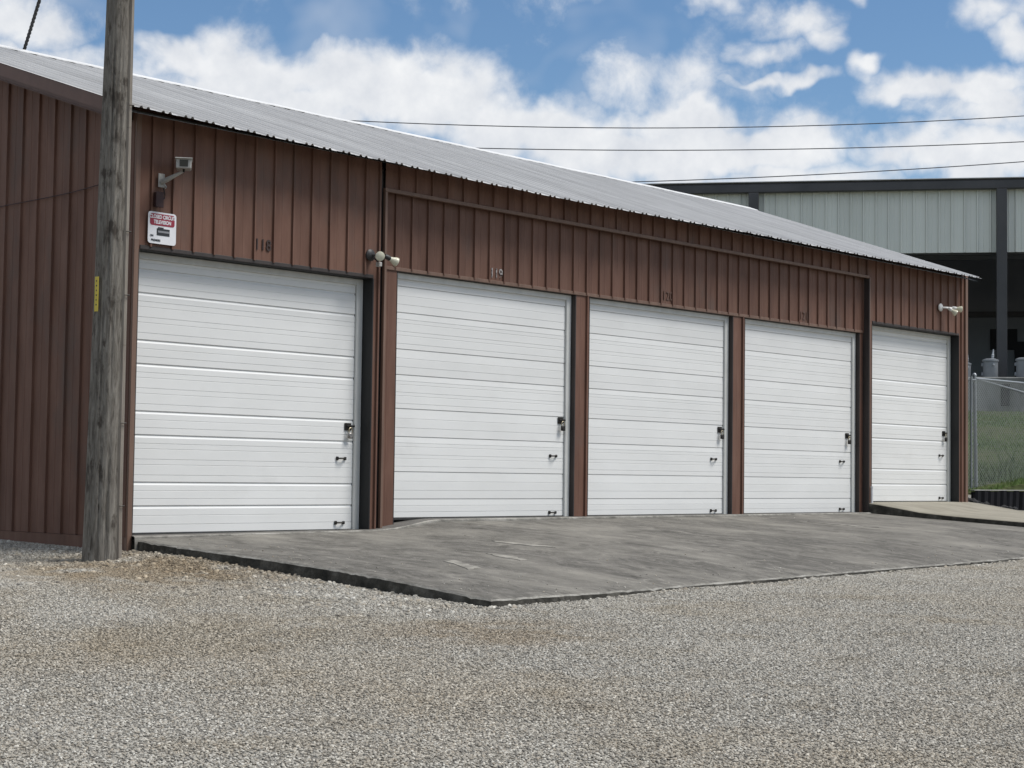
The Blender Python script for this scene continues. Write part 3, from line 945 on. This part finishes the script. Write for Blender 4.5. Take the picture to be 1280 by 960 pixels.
g.box(-.075, .105, -.003, 0, -.085, -.005)
g.box(-.060, .020, -.003, 0, -.004, .010)
g.obj('camera_pictogram', M['signblack'], sg)
G().box(-.060, .100, -.0045, -.0032, -.052, -.030).obj('pictogram_band', M['signgrey'], sg)
text('ON', .034, .001, M['signblack'], sg, 'lettering', (-.145, -.003, -.095), bold=.0006, sx=.9)
text('PREMISES', .034, .001, M['signblack'], sg, 'lettering', (-.088, -.003, -.145), bold=.0006, sx=.95)

# security camera on a bracket
sc = tag(empty('security_camera', (.13, -.03, 3.90)), 'boxy security camera on a wall bracket above the television sign', 'camera')
g = G()
g.bbox(-.045, .045, -.014, .0, -.085, .075, .006)
g.obj('mounting_plate', M['lightgrey'], sc)
g = G()
g.tube([(0, -.01, -.02), (.02, -.08, .0), (.06, -.18, .045), (.10, -.27, .085)], [.036, .030, .022, .016], 8)
g.obj('arm', M['lightgrey'], sc, smooth=True)
G().tube([(.01, -.03, -.03), (.03, -.06, -.085), (.02, -.05, -.10)], .010, 6).obj('cable_gland', M['lightgrey'], sc, smooth=True)
hs = empty('tmp')
bpy.data.objects.remove(hs)
g = G()
g.bbox(-.085, .085, -.17, .22, -.050, .050, .012)
g.bbox(-.098, .098, -.215, .20, .050, .062, .004)
g.bbox(-.085, .085, -.185, -.165, -.056, .056, .006)
hb = g.obj('housing', M['lightgrey'], sc)
hb.location = (.11, -.27, .165)
hb.rotation_euler = (R(4), 0, R(-38))
w_ = G().bbox(-.046, .050, -.190, -.180, -.038, .038, .003).obj('lens_window', M['glassdark'], hb)
G().tube([(.11, -.27, .08), (.11, -.27, .125)], .014, 6).obj('swivel', M['iron'], sc)
pts = [(.01, -.035, -.095), (.035, -.03, -.16), (.03, -.03, -.21), (.0, -.03, -.235)]
G().tube(pts, .007, 5).obj('camera_cable', M['black'], sc)
jb = tag(empty('junction_box', (.075, -.03, 3.665)), 'small dark maroon junction box below the security camera', 'electrical box')
G().bbox(-.050, .050, -.055, .0, -.085, .085, .006).obj('box_body', M['boxbrown'], jb)
G().bbox(-.054, .054, -.062, -.054, -.090, .090, .004).obj('box_cover', M['boxbrown'], jb)

def floodlight(name, loc, lab, dirs, dark, sensor):
    t = tag(empty(name, loc), lab, 'floodlight', 'twin floodlights on the building')
    bm_ = M['fixdark'] if dark else M['fixwhite']
    G().lathe((0, 0, 0), (0, -1, 0), [(0, .075), (.02, .078), (.032, .065), (.045, .03)], 18).obj('base', bm_, t, smooth=True)
    for (o_, d_) in dirs:
        o_ = Vector(o_)
        d_ = Vector(d_).normalized()
        G().tube([(0, -.03, 0), o_ * .5 + Vector((0, -.03, 0)), o_], .016, 6).obj('arm', bm_, t, smooth=True)
        G().lathe(o_, d_, [(-.02, .025), (.0, .032), (.05, .034), (.062, .03)], 14).obj('lamp_holder', bm_, t, smooth=True)
        G().lathe(o_ + d_ * .055, d_, [(0, .028), (.03, .034), (.075, .055), (.10, .061), (.112, .060), (.122, .045), (.126, .0)], 20).obj('lamp', M['bulb'], t, smooth=True)
    if sensor:
        g = G()
        g.bbox(-.028, .028, -.035, .035, -.03, .03, .008)
        s_ = g.obj('motion_sensor', M['lightgrey'], t)
        s_.location = (.035, -.135, -.125)
        G().tube([(0, -.03, -.01), (.02, -.09, -.06), (.035, -.135, -.10)], .010, 6).obj('arm', bm_, t)
    return t
floodlight('floodlight', (3.44, -.028, 3.375), 'dark-based floodlight with two round cream lamps between the two nearest doors',
           [((.05, -.12, -.015), (-.62, -.75, -.12)), ((.165, -.13, -.01), (.92, -.30, -.40))], True, True)
floodlight('floodlight', (18.57, -.028, 3.92), 'white twin floodlight above the farthest garage door',
           [((.10, -.14, -.02), (.35, -.65, -.55)), ((.24, -.15, .0), (.65, -.75, -.15))], False, False)
sp = tag(empty('standpipe', (15.985, -.055, .13)), 'short white plastic pipe stub at the foot of the farthest door', 'pipe')
G().lathe((0, 0, 0), (0, 0, 1), [(0, .022), (.30, .022), (.302, .028), (.33, .028)], 10).obj('pipe', M['pvc'], sp, smooth=True)

# ------------------------------------------------------------------ utility pole
PBX, PBY = -.74, -.30
PBZ = float(ground_z(PBX, PBY))
pole = tag(empty('utility_pole', (PBX, PBY, PBZ)), 'thick weathered grey wooden utility pole standing in front of the building corner', 'pole')
lean = Vector((.010, 0.002, 1)).normalized()
g = G()
n = 84
rings = []
_pc = random.Random(9)
checks = [(_pc.uniform(0, 2 * math.pi), _pc.uniform(-.5, 9), _pc.uniform(.6, 3.2), _pc.uniform(.007, .018), _pc.uniform(.03, .06)) for _ in range(70)]
HP = 11.2
zz = [-.4] + list(np.linspace(0, HP, 110))
vv = []
for q in zz:
    r0 = .197 - .0080 * q * (1 if q > 0 else 0) + (.012 * math.exp(-max(q, 0) / .35))
    c_ = lean * q
    for k in range(n):
        a = 2 * math.pi * k / n
        rr = r0 * (1 + .022 * math.sin(3 * a + .35 * q) + .012 * math.sin(7 * a + .9 * q + 1) + .010 * math.sin(13 * a - .5 * q))
        for ca_, cz_, cl_, cdp, cw_ in checks:
            if cz_ < q < cz_ + cl_:
                da = abs((a - ca_ - .03 * math.sin(q * 2 + ca_) + math.pi) % (2 * math.pi) - math.pi)
                if da < cw_ * 2:
                    rr -= cdp * math.exp(-(da / cw_) ** 2) * math.sin(math.pi * (q - cz_) / cl_)
        vv.append((c_.x + rr * math.cos(a), c_.y + rr * math.sin(a), q))
ff = [(i * n + k, i * n + (k + 1) % n, (i + 1) * n + (k + 1) % n, (i + 1) * n + k) for i in range(len(zz) - 1) for k in range(n)]
ff.append(tuple((len(zz) - 1) * n + k for k in range(n)))
mk('shaft', vv, ff, M['wood'], pole, smooth=True)
# ground-wire moulding down the right-hand face (as seen from the yard)
ra = math.atan2(-.70, .60)
def pole_pt(q, a, extra=0.0):
    r0 = .197 - .0080 * q + .012 * math.exp(-max(q, 0) / .35) + extra
    c_ = lean * q
    return Vector((c_.x + r0 * math.cos(a), c_.y + r0 * math.sin(a), q))
ra = R(-66)
for z0, z1 in ((.02, .19), (.192, 2.35), (2.353, 4.75), (4.753, 7.2)):
    g = G()
    mq = []
    for q in np.linspace(z0, z1, 8):
        mq += [pole_pt(q, ra - .21, -.006), pole_pt(q, ra - .15, .022), pole_pt(q, ra, .034), pole_pt(q, ra + .15, .022), pole_pt(q, ra + .21, -.006)]
    g.add(mq, [(i * 5 + h, i * 5 + h + 1, (i + 1) * 5 + h + 1, (i + 1) * 5 + h) for i in range(7) for h in range(4)] + [(0, 1, 2, 3, 4), (35, 36, 37, 38, 39)])
    g.obj('wire_moulding', M['moulding'], pole)
for q in (.6, 1.5, 2.9, 3.6, 5.0):
    a_ = pole_pt(q, ra - .20, .03)
    b_ = pole_pt(q, ra + .20, .03)
    G().tube([a_, pole_pt(q, ra, .062), b_], .006, 5).obj('staple', M['iron'], pole)
# yellow tag on the left
ta = R(184)
a_ = pole_pt(2.90, ta, .016)
tgo = G().bbox(-.030, .030, -.003, .003, -.19, .19, .001).obj('yellow_tag', M['yellow'], pole)
tgo.location = a_
tgo.rotation_euler = (0, 0, ta + R(90))
for k in range(6):
    G().box(-.008, .006 + .004 * (k % 2), -.0045, -.0032, .135 - k * .052, .152 - k * .052).obj('tag_print', M['signblack'], tgo)
# service drop from the pole to the building behind the ridge
g = G()
g.tube([pole_pt(9.85, R(60), -.03), pole_pt(9.85, R(60), .10)], .02, 6)
g.obj('drop_hook', M['iron'], pole)
A_ = Vector((PBX, PBY, PBZ)) + pole_pt(9.85, R(60), .10)
B_ = Vector((2.30, 6.35, 6.72))
def twisted(name, a, b, sag, rad, lab, cat):
    o_ = tag(empty(name, b), lab, cat)
    N = 150
    for s_ in range(3):
        pts = []
        for i in range(N + 1):
            t = i / N
            q = a.lerp(b, t) - Vector((0, 0, 4 * sag * t * (1 - t)))
            an = t * 2 * math.pi * 24 + s_ * 2 * math.pi / 3
            q = q + Vector((math.cos(an), math.sin(an) * .6, math.sin(an) * .6)) * rad * 1.25 - b
            pts.append(q)
        G().tube(pts, rad, 5).obj('strand', M['black'], o_, smooth=True)
    return o_
twisted('service_cable', A_, B_, .10, .013, 'black twisted service cable running down to the roof ridge, left of the pole', 'cable')
wh = tag(empty('weatherhead', (2.30, 6.38, 5.9)), 'short conduit mast behind the roof ridge where the twisted cable ends', 'conduit')
G().tube([(0, 0, 0), (0, 0, .75), (0, -.03, .82)], .028, 8).obj('mast', M['galv'], wh, smooth=True)

# ------------------------------------------------------------------ power lines far behind
def power_line(pts, lab):
    # smooth curve through three measured points, extended both ways
    P0, P1, P2 = [Vector(q) for q in pts]
    def q_(t):
        l0 = (t - .5) * (t - 1) / ((0 - .5) * (0 - 1))
        l1 = (t - 0) * (t - 1) / ((.5 - 0) * (.5 - 1))
        l2 = (t - 0) * (t - .5) / ((1 - 0) * (1 - .5))
        return P0 * l0 + P1 * l1 + P2 * l2
    g = G()
    g.tube([q_(t) for t in np.linspace(-1.0, 1.9, 50)], .017, 5)
    return tag(g.obj('power_line', M['wire'], smooth=True), lab, 'power line', 'power lines behind the roof')
power_line(((28.52, 27.45, 12.62), (36.2, 18.88, 12.53), (43.83, 10.3, 13.09)), 'highest of the three power lines crossing the sky')
power_line(((31.39, 24.31, 11.74), (37.6, 17.3, 11.80), (43.88, 10.33, 12.21)), 'middle of the three power lines crossing the sky')
power_line(((35.09, 20.26, 10.66), (39.5, 15.3, 11.02), (43.91, 10.34, 11.53)), 'lowest of the three power lines, just above the grey warehouse')

# ------------------------------------------------------------------ warehouse behind
WO = Vector((37.968, 8.244, 0))
WA = math.atan2(-.857, .5146)
wh = tag(empty('warehouse', (WO.x, WO.y, 2.6), WA), 'large grey-green metal warehouse with a dark open loading bay behind the fence', 'warehouse')
# local: x along the front, y away from the yard, z above 2.6
def wl(z):
    return z - 2.6
ZD = 3.72
S0, S1 = -30.0, 16.0
ZTOP, ZOP = 9.82, 7.66
g = G()
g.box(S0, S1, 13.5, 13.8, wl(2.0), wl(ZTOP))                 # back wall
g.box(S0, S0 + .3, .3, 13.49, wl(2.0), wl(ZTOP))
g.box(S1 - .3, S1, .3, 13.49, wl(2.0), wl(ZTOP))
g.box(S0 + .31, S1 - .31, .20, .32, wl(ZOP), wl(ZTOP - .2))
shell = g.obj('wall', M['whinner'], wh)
k = 0
x = S0
seam = .385
while x < S1 - .01:
    w = min(seam, S1 - x)
    pr = [(0, .03), (.012, -.05), (.055, -.05), (.075, 0), (w * .5, 0), (w * .5 + .02, -.012), (w * .5 + .04, 0), (w, 0)]
    n = len(pr)
    if x > -18:
        v = [(x + a, .19 + b, wl(ZOP)) for a, b in pr] + [(x + a, .19 + b, wl(ZTOP - .1)) for a, b in pr]
        mk('wall_panel', v, [(i, i + 1, n + i + 1, n + i) for i in range(n - 1)], M['whpanel'], shell)
    x += w
G().box(S0, -18, .17, .19, wl(2.0), wl(ZTOP - .1)).obj('side_cladding', M['whpanel'], shell)
g = G()
g.box(S0, S1, -.02, 14, wl(ZTOP), wl(ZTOP + .10))
rf_ = g.obj('roof', M['whdark'], wh)
G().bbox(S0, S1, -.10, .12, wl(ZTOP - .22), wl(ZTOP + .05), .02).obj('gutter', M['whdark'], rf_)
G().bbox(S0, S1, -.12, .14, wl(ZTOP + .101), wl(ZTOP + .13), .004).obj('coping', M['whcoping'], rf_)
for s in (-15.16, -7.58, 0, 7.58, 15.1):
    G().bbox(s - .155, s + .155, -.14, .14, wl(ZD), wl(ZTOP - .23), .01).obj('column', M['whdark'], wh)
G().box(S0 + .3, S1 - .3, .33, .55, wl(ZOP - .05), wl(ZOP + .3)).obj('header_beam', M['whdark'], wh)
for yy in (4.5, 9.0):
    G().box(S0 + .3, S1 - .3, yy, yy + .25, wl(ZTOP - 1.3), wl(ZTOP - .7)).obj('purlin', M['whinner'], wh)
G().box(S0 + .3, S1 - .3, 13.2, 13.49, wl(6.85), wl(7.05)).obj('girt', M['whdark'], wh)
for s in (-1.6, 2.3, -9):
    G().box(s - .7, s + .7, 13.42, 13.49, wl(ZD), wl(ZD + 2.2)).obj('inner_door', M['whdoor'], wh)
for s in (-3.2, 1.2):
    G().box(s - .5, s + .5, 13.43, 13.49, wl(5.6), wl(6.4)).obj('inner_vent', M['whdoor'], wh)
dk = G().bbox(S0, S1, -1.2, 13.4, wl(1.2), wl(ZD), .03).obj('loading_dock', M['dock'], wh)
for s in np.arange(-15.5, 15, 1.55):
    G().bbox(s - .13, s + .13, -1.29, -1.19, wl(2.85), wl(3.5), .01).obj('dock_bumper', M['rubber'], dk)
# transformers on the dock
ca, sa = math.cos(WA), math.sin(WA)
def W2(x, y, z):
    return (WO.x + ca * x - sa * y, WO.y + sa * x + ca * y, z)
for s, yy, sc_, lab in ((-.37, -.45, 1.0, 'grey pole-type transformer can left of the dark warehouse column'), (.62, -.45, 1.05, 'grey pole-type transformer can right of the dark warehouse column'),
                       (-1.13, -.5, .8, 'small transformer on the dock just past the building corner'), (1.9, -.5, 1.0, 'transformer can at the far right end of the dock row')):
    t = tag(empty('transformer', W2(s, yy, ZD), WA), lab, 'transformer', 'transformers on the loading dock')
    G().lathe((0, 0, 0), (0, 0, 1), [(0, .21 * sc_), (.02, .225 * sc_), (.50 * sc_, .225 * sc_), (.51 * sc_, .25 * sc_), (.56 * sc_, .25 * sc_), (.60 * sc_, .15 * sc_), (.61 * sc_, .0)], 20).obj('tank', M['tank'], t, smooth=True)
    G().lathe((.06, 0, .58 * sc_), (.1, 0, 1), [(0, .05), (.05, .035), (.07, .05), (.10, .035), (.13, .05), (.16, .03), (.30 * sc_, .02), (.31 * sc_, .0)], 10).obj('bushing', M['porcelain'], t, smooth=True)
    G().bbox(-.27 * sc_, -.20 * sc_, -.06, .06, .36 * sc_, .46 * sc_, .008).obj('hanger_lug', M['tank'], t)
    G().bbox(-.27 * sc_, -.20 * sc_, -.06, .06, .08 * sc_, .18 * sc_, .008).obj('hanger_lug', M['tank'], t)
    G().lathe((.08, -.22 * sc_, .40 * sc_), (0, -1, 0), [(0, .035), (.08, .025), (.09, .0)], 8).obj('low_bushing', M['porcelain'], t, smooth=True)

# ------------------------------------------------------------------ grass bank, fence, retaining wall
def bank_n(x, y):
    return (x - WO.x) * .857 + (y - WO.y) * .5146
def bank_z(X, Y):
    nn = bank_n(X, Y)
    t = np.clip((nn + 17.6) / 16.3, 0, 1)
    return .395 + 2.27 * (t ** 1.05) + .02 * np.sin(X * 2.3) * np.sin(Y * 1.9) + .03 * np.sin(X * .9 + Y * .7)
bx_ = np.arange(19.9, 60.1, .5)
by_ = np.concatenate([[.66, .9], np.arange(1.25, 42, .5)])
gb = sheet('grass_bank', bx_, by_, lambda X, Y: np.where(Y < .7, .30, bank_z(X, Y)), M['turf'], keep=lambda x, y: bank_n(x, y) < 0.3)
tag(gb, kind='structure')

def blades(name, area, nb, hmin, hmax, lab, seed):
    rs = random.Random(seed)
    v, f = [], []
    while len(f) < nb:
        x, y = area(rs)
        if bank_n(x, y) > -1.3:
            continue
        z = float(.395 + 2.27 * (max(0, min(1, (bank_n(x, y) + 17.6) / 16.3)) ** 1.05)) - .03
        h = rs.uniform(hmin, hmax)
        a = rs.uniform(0, 2 * math.pi)
        w = rs.uniform(.008, .018)
        lx_, ly_ = math.cos(a) * w, math.sin(a) * w
        tx, ty = rs.gauss(0, h * .35), rs.gauss(0, h * .35)
        k = len(v)
        v += [(x - lx_, y - ly_, z), (x + lx_, y + ly_, z), (x + tx * .5 + lx_ * .6, y + ty * .5 + ly_ * .6, z + h * .6), (x + tx, y + ty, z + h)]
        f += [(k, k + 1, k + 2), (k, k + 2, k + 3)]
    return tag(mk(name, v, f, M['blade']), lab, 'grass', kind='stuff')
def area1(rs):
    u = rs.random()
    x = 20 + 19 * u
    return x, .68 + (rs.random() ** 1.2) * 9
blades('grass', area1, 120000, .04, .11, 'short rough grass covering the bank behind the fence', 1)
def area2(rs):
    c = [(24.6, 1.6), (23.3, 1.35), (26.2, 2.2), (29.5, 3.0), (22.4, 1.3)][rs.randrange(5)]
    return c[0] + rs.gauss(0, .22), c[1] + rs.gauss(0, .15)
blades('tall_weeds', area2, 500, .2, .45, 'taller weeds in clumps behind the chain-link fence', 2)

fence = tag(empty('chain_link_fence', (22.0, .95, .40)), 'galvanised chain-link fence running right from the storage building corner', 'fence')
FZ = .40
def fl(p_):
    return (p_[0] - 22.0, p_[1] - .95, p_[2] - FZ)
G().tube([fl((22.07, 1.0, .3)), fl((21.98, .99, 2.80))], .040, 10).obj('corner_post', M['galv'], fence, smooth=True)
G().lathe(fl((21.98, .99, 2.80)), (0, 0, 1), [(0, .046), (.03, .046), (.06, .02), (.065, 0)], 10).obj('post_cap', M['galv'], fence, smooth=True)
G().tube([fl((21.72, .93, .3)), fl((21.72, .93, 2.78))], .022, 8).obj('line_post', M['galv'], fence, smooth=True)
for x in (25.0, 28.0, 31.0, 34.0):
    G().tube([fl((x, .93, .3)), fl((x, .93, 2.80))], .028, 8).obj('line_post', M['galv'], fence, smooth=True)
G().tube([fl((22.0, .97, 2.745)), fl((34.2, .90, 2.80))], .024, 8).obj('top_rail', M['galv'], fence, smooth=True)
G().tube([fl((22.0, .97, 2.74)), fl((25.0, .93, 2.48))], .019, 8).obj('brace_rail', M['galv'], fence, smooth=True)
G().tube([fl((19.75, .95, 2.70)), fl((21.96, .96, 2.71))], .020, 8).obj('top_rail', M['galv'], fence, smooth=True)
G().tube([fl((19.75, .95, .42)), fl((21.96, .96, .42))], .016, 8).obj('bottom_rail', M['galv'], fence, smooth=True)
for q in (.62, 1.35, 2.1, 2.62):
    G().lathe(fl((22.07 - .09 * (q - .3) / 2.5, 1.0, q)), (0, 0, 1), [(-.02, .046), (-.02, .052), (.02, .052), (.02, .046)], 10).obj('tension_band', M['galv'], fence)
g = G()
x0, x1, z0, z1 = 19.78, 34.2, .42, 2.73
stp = .085
t = x0 - (z1 - z0)
hw = .0036
while t < x1:
    for sgn in (1, -1):
        # diagonal from the bottom (sgn=1) or the top (sgn=-1)
        a = (t, z0) if sgn == 1 else (t, z1)
        b = (t + (z1 - z0), z1) if sgn == 1 else (t + (z1 - z0), z0)
        (ax, az_), (bx2, bz_) = a, b
        sl = (bz_ - az_) / (bx2 - ax)
        if ax < x0:
            az_, ax = az_ + sl * (x0 - ax), x0
        if bx2 > x1:
            bz_, bx2 = bz_ - sl * (bx2 - x1), x1
        if bx2 - ax < .02:
            continue
        yy = .945 + .003 * sgn
        v = []
        for (px_, pz_) in ((ax, az_), (bx2, bz_)):
            v += [fl((px_ - hw, yy, pz_ + hw * sgn)), fl((px_ + hw, yy, pz_ - hw * sgn)), fl((px_, yy - hw, pz_))]
        g.add(v, [(0, 1, 4, 3), (1, 2, 5, 4), (2, 0, 3, 5)])
    t += stp
wm = g.obj('wire_mesh', M['chain'], fence)
wm['kind'] = 'stuff'

rw = tag(empty('retaining_wall', (21.2, .60, 0)), 'low black ribbed retaining wall below the grass bank at the fence foot', 'retaining wall')
G().box(0, 14, .03, .07, -.1, .36).obj('backing', M['blackwall'], rw)
pm = None
for k in range(48):
    if pm is None:
        g = G()
        g.add([(0, 0, -.1), (.05, -.045, -.1), (.17, -.045, -.1), (.22, 0, -.1), (.29, 0, -.1), (.035, 0, .385), (.085, -.045, .385), (.205, -.045, .385), (.255, 0, .385), (.325, 0, .385)],
              [(i, i + 1, i + 6, i + 5) for i in range(4)])
        po = g.obj('ribbed_panel', M['blackwall'], rw)
        pm = po.data
    else:
        inst('ribbed_panel', pm, rw, (k * .29, random.uniform(-.006, .006), random.uniform(-.012, .006)))
G().bbox(-.02, 14, -.02, .10, .388, .405, .004).obj('pale_cap', M['lightgrey'], rw)
# dark rocks at the wall foot
def rock_mesh(seed, sub=1, flat=.7):
    rs = random.Random(seed)
    bm = bmesh.new()
    bmesh.ops.create_icosphere(bm, subdivisions=sub, radius=1)
    sx, sy = rs.uniform(.8, 1.25), rs.uniform(.7, 1.0)
    for v_ in bm.verts:
        k_ = rs.uniform(.78, 1.15)
        v_.co = Vector((v_.co.x * sx * k_, v_.co.y * sy * k_, v_.co.z * flat * k_))
    me = bpy.data.meshes.new('rock')
    bm.to_mesh(me)
    bm.free()
    return me
rs = random.Random(5)
g = G()
for i in range(60):
    x, y = rs.uniform(19.95, 22.4), rs.uniform(.02, .62)
    r_ = rs.uniform(.04, .13) * (1 if x < 21.6 else .7)
    me = rock_mesh(300 + i, 1)
    z = float(ground_z(x, y)) + r_ * .4 + (.10 * max(0, 1 - abs(x - 20.8)) if y > .3 else 0)
    a_ = rs.uniform(0, 6.28)
    g.add([(x + r_ * (q.co.x * math.cos(a_) - q.co.y * math.sin(a_)), y + r_ * (q.co.x * math.sin(a_) + q.co.y * math.cos(a_)), z + r_ * q.co.z) for q in me.vertices], [tuple(p_.vertices) for p_ in me.polygons])
    bpy.data.meshes.remove(me)
tag(g.obj('rubble', M['rock']), 'heap of dark broken rubble between the ramp and the fence post', 'rubble', kind='stuff')

# ------------------------------------------------------------------ loose gravel
pc = bpy.data.collections.new('gravel_sources')
for s in range(8):
    me = rock_mesh(20 + s, 1, .62)
    me.materials.append(M['stone'])
    po = bpy.data.objects.new('stone_source', me)
    pc.objects.link(po)
def scatter(name, region, cell, dens, smin, smax, lab, seed, lift, zf=None):
    xs = np.arange(-12, 17, cell)
    ys = np.arange(-16, 5, cell)
    X, Y = np.meshgrid(xs, ys, indexing='ij')
    keep = region
    o = sheet(name, xs, ys, zf or (lambda a, b: rough_ground(a, b) + lift), M['stone'], keep=keep)
    bm = bmesh.new()
    bm.from_mesh(o.data)
    bmesh.ops.delete(bm, geom=[v_ for v_ in bm.verts if not v_.link_faces], context='VERTS')
    bm.to_mesh(o.data)
    bm.free()
    ng = bpy.data.node_groups.new(name, 'GeometryNodeTree')
    ng.interface.new_socket('Geometry', in_out='INPUT', socket_type='NodeSocketGeometry')
    ng.interface.new_socket('Geometry', in_out='OUTPUT', socket_type='NodeSocketGeometry')
    N = ng.nodes.new
    L = ng.links.new
    gi, go = N('NodeGroupInput'), N('NodeGroupOutput')
    dp = N('GeometryNodeDistributePointsOnFaces')
    dp.inputs['Density'].default_value = dens
    dp.inputs['Seed'].default_value = seed
    ip = N('GeometryNodeInstanceOnPoints')
    ci = N('GeometryNodeCollectionInfo')
    ci.inputs['Collection'].default_value = pc
    ci.inputs['Separate Children'].default_value = True
    ci.inputs['Reset Children'].default_value = True
    ip.inputs['Pick Instance'].default_value = True
    rr = N('FunctionNodeRandomValue')
    rr.data_type = 'FLOAT_VECTOR'
    rr.inputs['Min'].default_value = (-.5, -.5, 0)
    rr.inputs['Max'].default_value = (.5, .5, 6.283)
    rsn = N('FunctionNodeRandomValue')
    rsn.data_type = 'FLOAT'
    rsn.inputs[2].default_value = smin
    rsn.inputs[3].default_value = smax
    rsn.inputs['Seed'].default_value = seed + 9
    L(gi.outputs[0], dp.inputs['Mesh'])
    L(dp.outputs['Points'], ip.inputs['Points'])
    L(ci.outputs[0], ip.inputs['Instance'])
    L(rr.outputs['Value'], ip.inputs['Rotation'])
    L(rsn.outputs[1], ip.inputs['Scale'])
    L(ip.outputs['Instances'], go.inputs[0])
    md = o.modifiers.new('scatter', 'NODES')
    md.node_group = ng
    return tag(o, lab, 'gravel', kind='stuff')
def in_yard(x, y):
    if -.13 < x < 15.9 and y > -5.53:
        return False
    if x >= -.22 and y > -.02 and x > -.22:
        return False
    if y < -12.1 + .48 * (x + 3.2) - 3.6:
        return False
    if y > -8.45 + 1.65 * (x + 7.06) + 2.5:
        return False
    dd = (x + 12.05) * .745 + (y + 16.38) * .667
    return dd > 7.2 and x < 15.9
scatter('gravel', in_yard, .15, 3500, .005, .0118, 'loose grey and tan gravel covering the yard', 4, .004)
_gr = random.Random(77)
def near_edge(x, y):
    if not in_yard(x, y):
        return False
    d1 = abs(x + .15) if -5.6 < y < 0.5 else 9
    d2 = abs(y + 5.55) if x > -.2 else 9
    d3 = math.hypot(x - PBX, y - PBY)
    pr_ = max(1 - d1 / 2.2, 1 - d3 / 2.4, .75 if d2 < .16 else 0, .45 * max(0, 1 + (y - 1) / 5) if x < 0 and x > -5 else 0)
    return _gr.random() < pr_ ** 1.3
scatter('coarse_gravel', near_edge, .15, 150, .016, .034, 'coarser pale stones along the slab edge and round the pole', 11, .006)

def on_pad_edge(x, y):
    if not (-.06 < x < 13 and -5.44 < y < -.15):
        return False
    d = min(x + .12, y + 5.5)
    return _gr.random() < .8 * math.exp(-d / .28) + .012
scatter('spilled_gravel', on_pad_edge, .12, 55, .005, .014, 'stray gravel stones kicked up onto the concrete pad', 21, 0, zf=lambda a, b: pad_z(a, b) + .003)

# ------------------------------------------------------------------ render settings
S.render.engine = 'CYCLES'
S.cycles.max_bounces = 4
S.cycles.diffuse_bounces = 3
S.cycles.glossy_bounces = 2
S.cycles.use_denoising = True
S.render.resolution_x = 1024
S.render.resolution_y = 768
